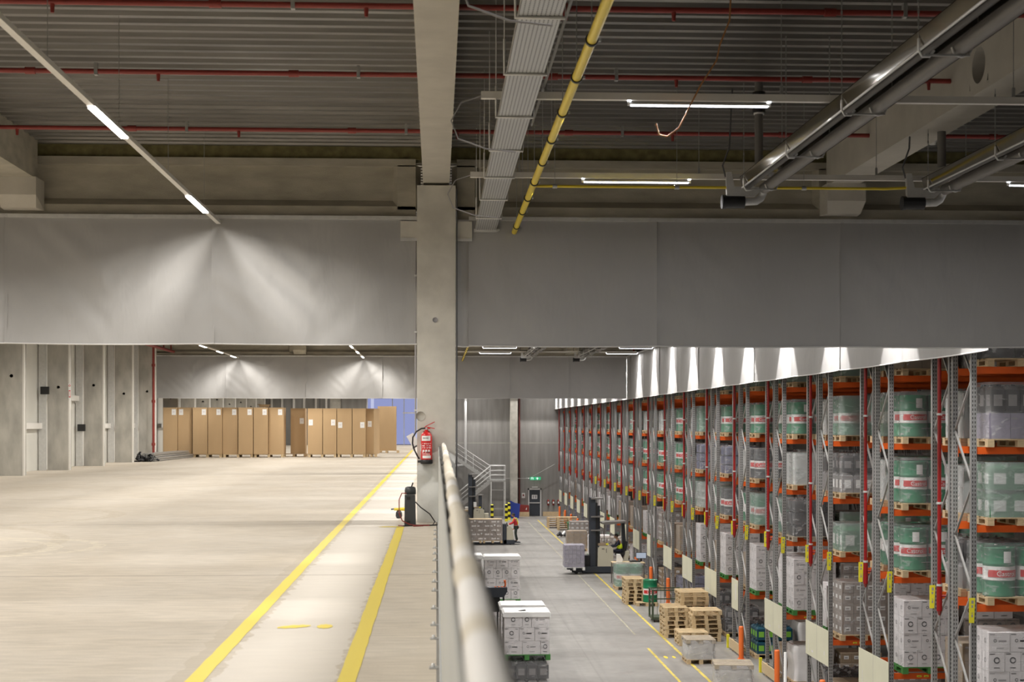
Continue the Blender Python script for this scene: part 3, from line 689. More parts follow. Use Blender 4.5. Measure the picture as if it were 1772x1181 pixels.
# railing with sheet infill along the slab edge
rt = thing('railing', 'railing with padded beige top rail and grey sheet infill along the slab edge', 'railing', (.06, 0, 0))
rnd = random.Random(5); pts = []; rs = []
n = 260
for i in range(n+1):
    y = -2+(YB-.45+2)*i/n
    pts.append((.0+.055*max(0, y)/24+.006*noise.noise(Vector((y*.7, 0, 2))), y, 1.245+.012*noise.noise(Vector((y*.5, 3, 0)))))
    rs.append(.0285+.0035*noise.noise(Vector((y*2.2, 9, 1)))+(.003 if (i % 17) < 2 else 0))
M['padding'] = mat('rail_padding', (.60, .53, .41), .7, noise_amt=.16, scale=1.1, stretch=(1, 1.2, 1))
nt = M['padding'].node_tree; bs = nt.nodes['Principled BSDF']
tc = N(nt, 'TexCoord'); n2 = N(nt, 'TexNoise'); n2.inputs['Scale'].default_value = 1.3; n2.inputs['Detail'].default_value = 2
nt.links.new(tc.outputs['Object'], n2.inputs['Vector']); r2 = N(nt, 'MapRange'); r2.inputs[1].default_value = .5; r2.inputs[2].default_value = .6
nt.links.new(n2.outputs['Fac'], r2.inputs[0])
nt.links.new(mixc(nt, r2.outputs[0], (.60, .545, .44), (.78, .76, .73)), bs.inputs['Base Color'])
MB().tube(pts, rs, 'padding', 16).obj('top_rail', rt)
mb = MB(); mb.box(-.028, -2, 0, -.022, YB-.25, 1.2, 'panel_steel')
mb.box(-.034, -2, 0, -.018, YB-.25, .05, 'panel_steel'); mb.obj('infill_panel', rt)
for i in range(14):
    yy = -1.2+i*1.9
    MB().box(-.02, yy-.02, -.3, .01, yy+.02, 1.22, 'galv').obj('post', rt)
MB().box(-.040, -2, 0, -.028, YB-.25, .028, 'galv_light').obj('kick_strip', rt)
for i in range(16):
    yy = 6.5+i*1.05+.2*math.sin(i*2)
    h = MB(); h.box(-.105, yy-.05, 0, -.045, yy+.05, .006, 'galv'); h.lathe([(.012, 0), (.012, .022), (0, .024)], (-.08, yy, .006), 'galv_light', 8); h.obj('anchor_plate', rt)
# pale sheeting draped over the column foot
mb = MB(); vs = []; nx, nz = 30, 40
for j in range(nz+1):
    for i in range(nx+1):
        u, t = i/nx, j/nz; x = -.30+.60*u; z = 1.15*(1-t)*(.85+.15*math.cos(math.pi*(u-.65)))
        d = .05*noise.noise(Vector((x*3+z*2, z*3, 5)))+.035*abs(math.sin((x-z*.8)*5+1.5*noise.noise(Vector((x*2, z*2, 1)))))
        vs.append((x, YB-.235-abs(d), max(.004, z)))
mb.add(vs, [(j*(nx+1)+i, j*(nx+1)+i+1, (j+1)*(nx+1)+i+1, (j+1)*(nx+1)+i) for j in range(nz) for i in range(nx)], 'sheet_white', True)
tag(mb.obj('protective_sheet'), 'crumpled pale sheet draped over the foot of the near column', 'sheet')
# conduit and call box on the column side
rt = thing('alarm_box', 'white alarm box tilted on the left side of the near column', 'alarm box', (-.36, YB-.12, 1.32))
T = Matrix.Rotation(R(-30), 4, 'Y')
MB().box(-.075, -.06, -.11, .045, .05, .10, 'label_white', T).obj('housing', rt)
MB().box(-.08, -.065, -.125, .02, .05, -.10, 'ink', T).obj('base', rt, label='dark base of the alarm box')
MB().tube([(.03, .02, .1), (.03, .02, 3.2)], .014, 'ink_grey', 8).obj('conduit', rt)
for zz in (.45, 1.7, 2.6): MB().box(.01, .0, zz, .05, .05, zz+.03, 'galv_light').obj('clip', rt)
tag(MB().tube([(.325, YB-.22, 5.3), (.325, YB-.22, .3)], .012, 'ink', 8).obj('conduit'), 'thin dark conduit down the right edge of the near column', 'conduit')
# fire extinguisher
rt = thing('fire_extinguisher', 'red fire extinguisher with black hose hung on the near column', 'fire extinguisher', (-.155, YB-.31, .955))
MB().lathe([(0, .03), (.088, .03), (.09, .06), (.09, .40), (.085, .44), (.06, .475), (.03, .49), (.028, .52), (0, .52)], (0, 0, 0), 'red_bright', 28).obj('cylinder', rt); cyl = rt.children[0]
MB().lathe([(0, -.02), (.09, -.02), (.097, -.005), (.097, .045), (.089, .05)], (0, 0, 0), 'black', 28).obj('foot', rt, label='black plastic foot ring')
l = MB(); n = 14
def curved(l, a0, a1, z0, z1, r, m):
    vs = []
    for k in range(n+1):
        a = R(-90)+a0+(a1-a0)*k/n; vs += [(r*math.cos(a), r*math.sin(a), z0), (r*math.cos(a), r*math.sin(a), z1)]
    l.add(vs, [(2*k, 2*k+2, 2*k+3, 2*k+1) for k in range(n)], m)
curved(l, -.95, .75, .345, .425, .0915, 'label_white'); curved(l, -.85, .65, .355, .37, .0925, 'label_white')
curved(l, -.75, .85, .07, .115, .0915, 'label_white')
rnd = random.Random(8)
for zz in (.30, .265, .235, .165, .135):
    a = -.8
    while a < .8:
        w_ = rnd.uniform(.06, .22); curved(l, a, a+w_, zz-.006+rnd.uniform(-.006, .006), zz+.010, .0915, 'label_white' if rnd.random() < .75 else 'ink'); a += w_+rnd.uniform(.05, .16)
for a in (-.72, -.22, .28): curved(l, a, a+.34, .175, .205, .0917, 'label_white')
curved(l, -1.35, -1.1, .18, .29, .0915, 'label_white')
for a in (-.62, -.47, -.33, -.12, .06, .22): curved(l, a, a+.1, .38, .398, .0925, 'ink')
l.obj('label_print', cyl, label='white and red instruction labels')
v = MB(); v.tube([(0, 0, .5), (0, 0, .56)], .022, 'galv_light', 12); v.bar((-.03, 0, .555), (.06, 0, .545), .03, .025, 'red_bright'); v.bar((-.01, 0, .565), (.13, 0, .54), .022, .012, 'red_bright'); v.bar((-.02, 0, .57), (.13, 0, .645), .022, .012, 'red_bright'); v.obj('valve_handle', rt)
MB().tube([(-.02, -.01, .545), (-.08, -.02, .54), (-.16, -.03, .49), (-.215, -.03, .40), (-.22, -.03, .30), (-.19, -.03, .20), (-.14, -.03, .10), (-.115, -.02, .06)], .0125, 'black', 10).obj('hose', rt)
MB().tube([(-.135, -.02, .02), (-.05, -.04, .02)], .02, 'black', 10).obj('nozzle', rt)
MB().box(-.05, .08, .2, .05, .11, .5, 'red').obj('wall_bracket', rt)
# charger / power supply box with cables, tape measure beside
rt = thing('battery_charger', 'dark grey upright charger box standing at the column foot', 'charger', (-.40, YB-.85, 0))
mb = MB(); mb.prism([(-.085, 0), (.075, 0), (.085, .02), (.075, .47), (-.085, .47), (-.09, .02)], 'y', -.12, .12, 'dark'); mb.obj('case', rt)
MB().box(-.055, -.125, .40, .0, -.121, .45, 'black').obj('vent', rt); MB().box(-.055, -.125, .04, .0, -.121, .08, 'black').obj('vent', rt)
mb = MB(); mb.lathe([(0, .6), (.05, .6), (.08, .585), (.088, .54), (.086, .48), (.0, .48)], (0, 0, 0), 'dark', 18); mb.bar((.02, 0, .6), (.04, 0, .66), .015, .02, 'black'); mb.obj('head', rt)
MB().tube([(-.06, -.1, .5), (-.13, -.1, .5), (-.17, -.12, .4), (-.17, -.14, .2), (-.12, -.15, .08), (.0, -.16, .02), (.15, -.2, .012), (.3, -.2, .012)], .009, 'red', 6).obj('cable', rt)
MB().tube([(.08, 0, .36), (.16, -.05, .28), (.30, -.08, .18), (.38, -.1, .06), (.34, -.14, .012), (.1, -.2, .012), (-.1, -.3, .012)], .009, 'hair', 6).obj('cable', rt)
MB().tube([(.3, -.2, .012), (.42, -.2, .02), (.5, -.2, .025), (.56, -.18, .03)], [.009, .012, .022, .03], 'black', 8).obj('plug', rt)
MB().tube([(-.18, -.2, .012), (-.1, -.28, .012), (0, -.22, .012), (.2, -.3, .012), (.05, -.36, .012)], .008, 'red', 6).obj('cable', rt)
rt = thing('power_tool', 'yellow and black power tool leaning left of the charger box', 'power tool', (-.60, YB+.9, 0))
MB().tube([(-.1, 0, .15), (.14, 0, .155)], [.02, .032], 'yellow', 12).obj('body', rt)
mb = MB(); mb.lathe([(0, 0), (.04, .005), (.055, .04), (.05, .10), (.03, .13), (0, .135)], (-.02, 0, 0), 'can_black', 14); mb.obj('motor', rt)
MB().bar((-.15, 0, .15), (-.1, 0, .155), .02, .02, 'black').obj('tip', rt)

# ------------------------------------------------------------------ tall cardboard cartons on pallets
def pallet_mb(w, d, m='wood', h=.144):
    mb = MB(); n = 5
    for k in range(n): y = -d/2+d*(k+.0)/n+.02*0; mb.box(-w/2, -d/2+k*(d-.12)/(n-1), h-.022, w/2, -d/2+k*(d-.12)/(n-1)+.12, h, m)
    for k in range(3):
        x = -w/2+k*(w-.12)/2; mb.box(x, -d/2, h-.044, x+.12, d/2, h-.022, m)
        for j in range(3): y = -d/2+j*(d-.14)/2; mb.box(x, y, .022, x+.12, y+.14, h-.044, m)
        mb.box(x, -d/2, 0, x+.12, d/2, .022, m)
    return mb
rnd = random.Random(3)
def carton(x, y, w, d, z0, z1, lab, side='r', rz=0, lz=None):
    z1 -= .03
    rt = thing('tall_carton', lab, 'carton', (x, y, z0), rz, group='tall cardboard cartons on the upper floor')
    h = z1-z0; mb = MB(); mb.box(-w/2, 0, 0, w/2, d, h, 'cardboard'); bx = mb.obj('box', rt)
    f = MB(); f.box(-w/2-.004, -.004, h-.10, w/2+.004, 0, h, 'cardboard'); f.obj('lid_flap', bx)
    if side:
        lx = {'r': w/2-.16, 'l': -w/2+.15, 'c': 0}[side]; lz = h-.22 if lz is None else lz
        l = MB(); l.box(lx-.10, -.008, lz-.14, lx+.10, -.0045, lz+.14, 'label_white'); l.box(lx-.05, -.0095, lz-.03, lx+.05, -.008, lz+.05, 'carton_white'); l.obj('label', bx)
    return rt
cx = [282, 307, 333, 359, 385, 411.5, 438.6, 464, 491.5]
PXX = lambda px, Y: (lambda t: Y*(t+.05038)/(1-.05038*t))((px-886)/2600)
for i in range(8):
    Y = 72.65+.1*math.sin(i*2); x0, x1 = PXX(cx[i], Y), PXX(cx[i+1], Y)
    carton((x0+x1)/2, Y, x1-x0-(.02 if i % 2 == 0 else .05), 1.15, .15, 2.42, 'tall brown cardboard carton, %s from the left in the long front row' % ['first', 'second', 'third', 'fourth', 'fifth', 'sixth', 'seventh', 'eighth'][i], 'rlrrrrrr'[i])
for i in range(4):
    x0, x1 = PXX(cx[2*i], 72.65), PXX(cx[2*i+2], 72.65)
    tag(pallet_mb(x1-x0-.06, 1.1, 'wood_pale').obj('pallet', loc=((x0+x1)/2, 73.22, 0)), 'low pale pallet under the long carton row, %s from the left' % ['first', 'second', 'third', 'fourth'][i], 'pallet', 'pallets under the long carton row')
px2 = [499, 528]; x0, x1 = PXX(503, 74.0), PXX(528, 74.0)
carton((x0+x1)/2, 74.0, x1-x0, 1.0, .15, 2.40, 'shaded cardboard carton set back between the two carton groups', 'r', lz=1.6)
tag(pallet_mb(1.2, 1.0, 'wood').obj('pallet', loc=((x0+x1)/2-.2, 74.5, 0)), 'pallet under the carton set back between the groups', 'pallet')
cx2 = [532, 558, 583, 609, 633.5]
for i in range(4):
    Y = 72.65; x0, x1 = PXX(cx2[i], Y), PXX(cx2[i+1], Y)
    carton((x0+x1)/2, Y, x1-x0-(.02 if i % 2 == 0 else .04), 1.15, .15, 2.38, 'tall cardboard carton, %s from the left in the right-hand group of four' % ['first', 'second', 'third', 'fourth'][i], 'lrlr'[i], lz=1.52 if i < 2 else 1.4)
for i in range(2):
    x0, x1 = PXX(cx2[2*i], 72.65), PXX(cx2[2*i+2], 72.65)
    tag(pallet_mb(x1-x0-.06, 1.1, 'wood_pale').obj('pallet', loc=((x0+x1)/2, 73.22, 0)), 'pallet under the right-hand carton group, %s of two' % ['left', 'right'][i], 'pallet')
carton(PXX(640, 73.2), 73.1, .42, .8, .15, 2.38, 'narrow shaded carton turned at the right end of the four-carton group', 'c', rz=R(-18), lz=1.45)
tag(pallet_mb(.5, .8, 'wood').obj('pallet', loc=(PXX(640, 73.2)+.08, 73.5, 0)), 'small pallet under the narrow turned carton', 'pallet')
carton(PXX(670, 84), 83.6, 1.02, .8, .15, 2.62, 'single large cardboard carton standing alone near the blue glazing', None)
carton(PXX(647, 85.5), 85.1, .7, .8, .15, 2.5, 'paler cardboard carton half hidden behind the lone large one', None)
tag(pallet_mb(1.35, .95, 'wood').obj('pallet', loc=(PXX(667, 84)+.08, 84.0, 0)), 'pallet under the lone large carton near the blue glazing', 'pallet')
tag(pallet_mb(.9, .9, 'wood').obj('pallet', loc=(PXX(647, 85.5), 85.5, 0)), 'pallet under the paler half hidden carton', 'pallet')
mb = MB(); mb.box(-.2, -.15, 0, .25, .15, .09, 'cardboard'); mb.bar((-.25, -.1, .12), (.3, .1, .1), .3, .03, 'cardboard'); tag(mb.obj('cardboard_scrap', loc=(PXX(456, 73), 73.1, 2.42)), 'crumpled cardboard scrap lying on top of the seventh carton', 'scrap')
# bundle of profiles
rt = thing('profile_bundle', 'stack of long grey steel profiles on the floor by the left wall', 'steel profiles', (-12.18, 64.0, 0), R(-1.5))
k = 0
for row in range(4):
    for q in range(5-row//2):
        MB().box(-.3+q*.13+(row*.02), .2, .02+row*.085, -.3+q*.13+.115+(row*.02), 8.8-row*.3, .02+row*.085+.07, 'galv').obj('profile', rt)
mb = MB(); rnd = random.Random(4)
for q in range(16):
    a = Vector((rnd.uniform(-.38, .3), rnd.uniform(-.25, .3), rnd.uniform(.03, .3)))
    mb.tube([a, a+Vector((rnd.uniform(-.18, .18), rnd.uniform(-.15, .15), rnd.uniform(-.1, .12))), a+Vector((rnd.uniform(-.25, .25), rnd.uniform(-.2, .2), -a.z+.04))], [.05, .07, .04], 'black', 7)
mb.obj('plastic_wrap', rt, label='crumpled black plastic at the bundle end')
# ------------------------------------------------------------------ goods: prototypes as lists of (part name, mesh, offset, label)
PAL = {k: pallet_mb(1.2, 1.0, k).mesh('pallet') for k in ('wood', 'wood_pale', 'green_wood', 'wood_grey')}
def drum_mb(m='drum_green', writing=True, label=False, band=True):
    r, H = .283, .87; mb = MB()
    mb.lathe([(0, .02), (r-.012, .02), (r, 0), (r, .03), (r-.006, .04), (r-.006, .285)], (0, 0, 0), m, 22)
    b1, b2 = (.285, .535) if band else (.285, .286)
    mb.lathe([(r-.006, .285), (r+.004, .30), (r-.006, .315), (r-.006, .535)], (0, 0, 0), 'drum_white' if band else m, 22)
    mb.lathe([(r-.006, .535), (r-.006, .56), (r+.004, .575), (r-.006, .59), (r-.006, .84), (r, .85), (r, H), (r-.012, H-.005), (r-.014, H-.025), (0, H-.025)], (0, 0, 0), m, 22)
    if writing and band:
        rr = r+.001; n = 14; vs = []
        for k in range(n+1):
            a = R(-90)-1.25+2.4*k/n; vs += [(rr*math.cos(a), rr*math.sin(a), .345), (rr*math.cos(a), rr*math.sin(a), .47)]
        mb.add(vs, [(2*k, 2*k+2, 2*k+3, 2*k+1) for k in range(n)], 'drum_red')
        tv, tf = CAST; rr += .002
        mb.add([(rr*math.cos(R(-92)+v.x/rr), rr*math.sin(R(-92)+v.x/rr), .405+v.y) for v in tv], tf, 'label_white')
    if label:
        rr = r+.002; n = 5; vs = []
        for k in range(n+1):
            a = R(-90)-.25+.5*k/n; vs += [(rr*math.cos(a), rr*math.sin(a), .60), (rr*math.cos(a), rr*math.sin(a), .80)]
        mb.add(vs, [(2*k, 2*k+2, 2*k+3, 2*k+1) for k in range(n)], 'label_white')
    mb.lathe([(.03, 0), (.03, .015), (0, .015)], (.18, 0, H-.025), 'label_white', 8)
    return mb
CAST = text_verts('Castrol', .12)
D_GREEN = drum_mb().mesh('drum'); D_LAB = drum_mb(label=True).mesh('drum'); D_PLAIN = drum_mb(band=False, writing=False, label=True).mesh('drum')
D_DARK = drum_mb('dark').mesh('drum'); D_SILV = drum_mb('drum_silver', band=False, writing=False).mesh('drum')
def film_shell(w, d, h, m='film', seed=0, bulge=.02):
    mb = MB(); n = 9; prof = []
    for cx_, cy_, a0_ in ((w/2-.12, d/2-.12, 0), (-w/2+.12, d/2-.12, 90), (-w/2+.12, -d/2+.12, 180), (w/2-.12, -d/2+.12, 270)):
        for k in range(5): a = R(a0_+k*22.5); prof.append((cx_+.12*math.cos(a), cy_+.12*math.sin(a)))
    zs = [i*h/10 for i in range(11)]; vs = []; P_ = len(prof)
    for z in zs:
        for k, (x, y) in enumerate(prof):
            e = bulge*noise.noise(Vector((x*3, y*3, z*3+seed))); L = math.hypot(x, y); s_ = 1+e/L+(.02 if z > h*.93 else 0)*-1
            vs.append((x*s_, y*s_, z))
    fs = [(i*P_+k, i*P_+(k+1) % P_, (i+1)*P_+(k+1) % P_, (i+1)*P_+k) for i in range(len(zs)-1) for k in range(P_)]
    mb.add(vs, fs, m, True)
    mb.add([(x*.98, y*.98, h+.004) for x, y in prof], [list(range(P_))], m)
    return mb.mesh('film')
def cartons(w, d, layers, lh, m, kind, seed, nx=4, top=None):
    rnd = random.Random(seed); mb = MB()
    for L in range(layers):
        z = L*lh; cuts = [0]
        seq = rnd.choice([(.25, .25, .25, .25), (.33, .34, .33), (.4, .2, .4), (.2, .4, .4), (.4, .4, .2)]) if kind == 'ring' else (1/nx,)*nx
        for s_ in seq: cuts.append(cuts[-1]+s_)
        off = 0 if kind != 'text' or L % 2 == 0 else -.5/nx
        if off: cuts = [0]+[c+off for c in cuts[1:]]+[1]
        for j in range(len(cuts)-1):
            x0, x1 = -w/2+cuts[j]*w, -w/2+cuts[j+1]*w; e = .004
            jit = rnd.uniform(-.006, .006)
            mb.box(x0+e, -d/2+jit, z+e*.6, x1-e, d/2, z+lh-e*.6, m)
            xc = (x0+x1)/2; yf = -d/2+jit-.002; ww = x1-x0
            if kind == 'ring':
                if ww > w*.31 and rnd.random() < .8:
                    xc2 = xc-ww*.2; r = .030; mb.box(xc2+.06, yf, z+lh*.52, xc2+.20, yf, z+lh*.60, 'ink_grey'); mb.box(xc-.05, yf, z+lh*.18, xc+.08, yf, z+lh*.22, 'ink_grey')
                else: xc2 = xc; r = .058; mb.box(xc-.05, yf, z+lh*.18, xc+.05, yf, z+lh*.22, 'ink_grey')
                mb.ring((xc2, yf-.001, z+lh*.58), r*.62, r, 'ink', 14, 'y', .4, 2*math.pi+.1)
                mb.ring((xc2, yf-.0012, z+lh*.58), r*.55, r*.9, 'ink_grey', 5, 'y', -.5, .4)
                mb.box(x0+.02, yf, z+lh*.88, x0+.11, yf, z+lh*.92, 'ink_grey')
                if rnd.random() < .4: mb.box(x1-.10, yf, z+lh*.86, x1-.03, yf, z+lh*.90, 'ink_grey')
            elif kind == 'tag':
                mb.box(xc-ww*.24, yf, z+lh*.34, xc+ww*.24, yf-.002, z+lh*.72, 'label_white'); mb.box(xc-ww*.16, yf-.004, z+lh*.45, xc+ww*.12, yf-.004, z+lh*.56, 'ink_grey')
            elif kind == 'text':
                k0 = xc-ww*.3
                for q in range(7):
                    if q == 4: continue
                    hh = rnd.uniform(.30, .42)*lh; mb.box(k0+q*ww*.085, yf-.002, z+lh*.28, k0+q*ww*.085+ww*.065, yf, z+lh*.28+hh, 'print_white')
                if (j+L*2) % 5 == 3: mb.box(x1-.09, yf-.003, z+lh*.5, x1-.01, yf-.002, z+lh*.85, 'label_white')
            elif kind == 'plain' and rnd.random() < .5:
                mb.box(x0+.03, yf, z+lh*.75, x0+.13, yf, z+lh*.82, 'ink_grey')
        # marks on the left side face (seen obliquely)
        for q in range(3):
            yy = -d/2+d*(q+.5)/3
            if kind == 'ring': mb.ring((-w/2-.003, yy, z+lh*.55), .028, .045, 'ink_grey', 12, 'x')
            elif kind == 'tag': mb.box(-w/2-.003, yy-.07, z+lh*.35, -w/2-.002, yy+.07, z+lh*.7, 'label_white')
            mb.box(-w/2-.002, yy+d/6-.003, z, -w/2-.001, yy+d/6+.003, z+lh, 'ink_grey')
    return mb.mesh('cartons')
def cans(w, d, layers, lh, nx, ny, m, lab, seed, cap=None):
    """rows of jerrycans with shoulders, caps and labels"""
    mb = MB(); cw, cd = w/nx, d/ny
    for L in range(layers):
        z = L*lh
        for i in range(nx):
            for j in range(ny):
                if 0 < i < nx-1 and 0 < j < ny-1 and L < layers-1: continue
                x, y = -w/2+cw*(i+.5), -d/2+cd*(j+.5); a, b_ = cw/2-.008, cd/2-.008
                mb.box(x-a, y-b_, z, x+a, y+b_, z+lh*.80, m)
                t = .55; vs = [(x-a, y-b_, z+lh*.8), (x+a, y-b_, z+lh*.8), (x+a, y+b_, z+lh*.8), (x-a, y+b_, z+lh*.8),
                    (x-a*t, y-b_*t, z+lh*.93), (x+a*t, y-b_*t, z+lh*.93), (x+a*t, y+b_*t, z+lh*.93), (x-a*t, y+b_*t, z+lh*.93)]
                mb.add(vs, [(0, 1, 5, 4), (1, 2, 6, 5), (2, 3, 7, 6), (3, 0, 4, 7), (4, 5, 6, 7)], m)
                mb.lathe([(.03, 0), (.03, .035), (0, .035)], (x+a*.4, y, z+lh*.92), cap or m, 8)
                if j == 0: mb.box(x-a*.62, y-b_-.004, z+lh*.22, x+a*.62, y-b_-.002, z+lh*.62, lab)
                if i == 0: mb.box(x-a-.004, y-b_*.6, z+lh*.22, x-a-.002, y+b_*.6, z+lh*.62, lab)
    return mb.mesh('containers')
H0 = .144
dr = [(-.293, -.21, H0), (.293, -.21, H0), (-.293, .36, H0), (.293, .36, H0)]
KIT = {
 'drums': ('pallet of four green drums with white and red bands in clear film', 'wood', [('drum', D_GREEN, p) for p in dr], (1.2, 1.18, .93, 'film'), .075),
 'drums_lab': ('pallet of four green drums carrying white paper labels in clear film', 'wood_pale', [('drum', D_LAB, p) for p in dr], (1.2, 1.18, .95, 'film'), .075),
 'drums_fog': ('pallet of four green drums behind milky stretch film', 'wood', [('drum', D_GREEN, p) for p in dr], (1.2, 1.18, .95, 'film_thick'), .075),
 'drums_dark': ('pallet of four dark drums with white bands in stretch film', 'wood', [('drum', D_DARK, p) for p in dr], (1.2, 1.18, .93, 'film'), .075),
 'drums_plain': ('pallet of four plain dark green drums with white labels', 'wood', [('drum', D_PLAIN, p) for p in dr], (1.2, 1.18, .95, 'film_thick'), .075),
 'drums_silver': ('pallet of four silvery drums in milky stretch film', 'wood_pale', [('drum', D_SILV, p) for p in dr], (1.2, 1.18, .95, 'film_thick'), .075),
 'ring4': ('pallet of white cartons with round dark logos, four layers high', 'green_wood', [('carton_stack', cartons(1.16, .98, 4, .345, 'carton_white', 'ring', 2), (0, 0, H0))], (1.19, 1.01, 1.39, 'film_clear'), 0),
 'ring3': ('pallet of white cartons with round dark logos, three layers high', 'green_wood', [('carton_stack', cartons(1.16, .98, 3, .345, 'carton_white', 'ring', 5), (0, 0, H0))], (1.19, 1.01, 1.05, 'film_clear'), 0),
 'ringb': ('pallet of white cartons above grey-brown ones with round dark logos', 'green_wood', [('carton_stack', cartons(1.16, .98, 3, .33, 'carton_taupe', 'ring', 7), (0, 0, H0)), ('upper_cartons', cartons(1.0, .9, 1, .30, 'carton_white', 'ring', 9), (-.05, 0, H0+.99))], (1.19, 1.01, 1.0, 'film_clear'), 0),
 'jugs_white': ('pallet of white cartons with a paper label, two layers high', 'wood', [('carton_stack', cartons(1.1, .95, 2, .42, 'carton_white', 'plain', 4, 2), (0, 0, H0))], (1.16, 1.0, .88, 'film_thick'), 0),
 'brown_tag': ('pallet of brown cartons each with a small white label', 'wood', [('carton_stack', cartons(1.12, .96, 5, .25, 'carton_taupe', 'tag', 6, 4), (0, 0, H0))], (1.15, 1.0, 1.27, 'film'), 0),
 'brown_low': ('short pallet of brown cartons each with a small white label', 'wood', [('carton_stack', cartons(1.12, .96, 3, .25, 'carton_brown', 'tag', 8, 4), (0, 0, H0))], None, 0),
 'brown_plain': ('pallet of plain brown cartons', 'wood', [('carton_stack', cartons(1.12, .96, 3, .33, 'carton_brown', 'plain', 11, 3), (0, 0, H0))], (1.15, 1.0, 1.0, 'film'), 0),
 'black_cans': ('pallet of black canisters with pale labels, two layers high', 'wood', [('containers', cans(1.12, .96, 2, .42, 4, 3, 'can_black', 'can_grey', 1), (0, 0, H0))], (1.17, 1.0, .86, 'film'), 0),
 'black_wrap': ('pallet of black canisters under loosely torn film', 'wood_grey', [('containers', cans(1.12, .96, 3, .34, 4, 3, 'can_black', 'can_black', 2), (0, 0, H0))], (1.17, 1.0, 1.04, 'film'), 0),
 'grey_cans': ('pallet of grey canisters with white labels, black ones on top', 'wood', [('containers', cans(1.12, .96, 1, .50, 4, 3, 'can_grey', 'label_white', 3), (0, 0, H0)), ('upper_containers', cans(1.12, .96, 1, .42, 4, 3, 'can_black', 'can_grey', 3), (0, 0, H0+.50))], (1.17, 1.0, .95, 'film'), 0),
 'violet': ('pallet of violet-grey wrapped packs below black boxes with windows', 'wood_pale', [('packs', cartons(1.14, .98, 1, .46, 'violet', 'plain', 12, 3), (0, 0, H0)), ('upper_containers', cans(1.05, .9, 1, .5, 4, 3, 'can_black', 'can_grey', 4), (0, 0, H0+.47))], (1.18, 1.02, 1.0, 'film'), 0),
 'blue_cans': ('pallet of blue-grey canisters in clear film', 'wood', [('containers', cans(1.12, .96, 3, .31, 3, 3, 'can_blue', 'can_blue', 5, 'label_white'), (0, 0, H0))], (1.17, 1.0, .95, 'film'), 0),
 'green_pails': ('pallet of green canisters with white labels in milky film', 'wood', [('containers', cans(1.12, .96, 2, .48, 3, 3, 'green_can', 'label_white', 6), (0, 0, H0))], (1.18, 1.0, .97, 'film_thick'), 0),
 'green_low': ('low pallet of green canisters with white labels', 'wood', [('containers', cans(1.1, .96, 1, .62, 3, 3, 'green_can', 'label_white', 6), (0, 0, H0))], (1.17, 1.0, .66, 'film_thick'), 0),
 'navy_cans': ('pallet of dark blue canisters with lime labels', 'wood', [('containers', cans(1.1, .96, 2, .42, 4, 3, 'navy', 'lime', 7), (0, 0, H0))], None, 0),
 'white_bag': ('pallet wrapped completely in white film', 'wood', [('wrapped_block', film_shell(1.1, .98, .95, 'white_wrap', 5, .05), (0, 0, H0))], None, 0),
}
FILM = {}
def load(kind, loc, label, cat='pallet load', rz=0, group=None, pal=None, detail=True, first=None):
    d, pm, parts, fl, fy = KIT[kind]
    rt = thing('pallet_load', label, cat, loc, rz, group)
    link('pallet', PAL[pal or pm], rt, label='green painted pallet' if (pal or pm) == 'green_wood' else None)
    for n_, me, off in parts:
        link(n_, me, rt, off, random.Random(hash_(label)+len(n_)).uniform(-.25, .3) if n_ == 'drum' else 0)
    if fl:
        k = (kind,); 
        if k not in FILM: FILM[k] = film_shell(*fl)
        link('film', FILM[k], rt, (0, fy, H0))
    return rt
def hash_(s): return sum(ord(c)*(i+1) for i, c in enumerate(s)) % 9973

# ------------------------------------------------------------------ pallet racks
LEV = [-3.62, -1.62, -.22, 1.16, 2.58]          # top of each beam level
LEVN = ['floor level', 'lowest shelf', 'second shelf', 'third shelf', 'fourth shelf', 'top shelf']
BAY = 3.72; ZT = 3.75
UP = MB(); UP.prism([(-.05, -.035), (.05, -.035), (.05, -.028), (-.043, -.028), (-.043, .028), (.05, .028), (.05, .035), (-.05, .035)], 'z', 0, ZT-ZL, 'upright')
UP.box(-.051, -.036, 0, -.043, .036, ZT-ZL, 'upright'); UP.box(-.07, -.06, 0, .07, .06, .01, 'rack_steel'); UP = UP.mesh('upright')
BR = MB(); z = .35; k = 0
while z+1.0 < ZT-ZL:
    a, b_ = (.04, .94) if k % 2 == 0 else (.94, .04); BR.bar((0, a, z), (0, b_, z+.95), .035, .03, 'rack_steel'); z += .95; k += 1
for z in (.3, z): BR.bar((0, .03, z), (0, .95, z), .035, .03, 'rack_steel')
BR = BR.mesh('bracing')
BM = MB(); BM.box(.055, -.022, -.125, BAY-.055, .022, 0, 'orange')
for x in (.055, BAY-.063): BM.box(x, -.03, -.19, x+.008, .03, .03, 'orange')
BM = BM.mesh('beam')
BML = MB(); BML.box(.055, -.022, -.125, BAY-.055, .022, 0, 'orange')
for x in (.55, .70, 1.7, 1.86): BML.box(x, -.025, -.085, x+.10, -.0225, -.045, 'yellow_sign'); BML.box(x+.02, -.027, -.075, x+.08, -.0255, -.067, 'ink')
for x in (.055, BAY-.063): BML.box(x, -.03, -.19, x+.008, .03, .03, 'orange')
BML = BML.mesh('beam')
BOARD = MB(); BOARD.box(-.008, 0, 0, 0, 2.20, .86, 'cream')
for yy, zz, h_, w_ in ((.35, .22, .10, .05), (1.45, .12, .05, .16), (1.9, .1, .3, .02)): BOARD.box(-.010, yy, zz, -.008, yy+w_, zz+h_, 'carton_white')
BOARD.box(-.009, 1.09, 0, -.0082, 1.10, .86, 'ink_grey'); BOARD = BOARD.mesh('sign_board')
BOARDN = MB().box(-.008, 1.2, 0, 0, 2.2, .95, 'cream').box(-.010, 1.5, .3, -.008, 1.6, .8, 'carton_white').mesh('sign_board')
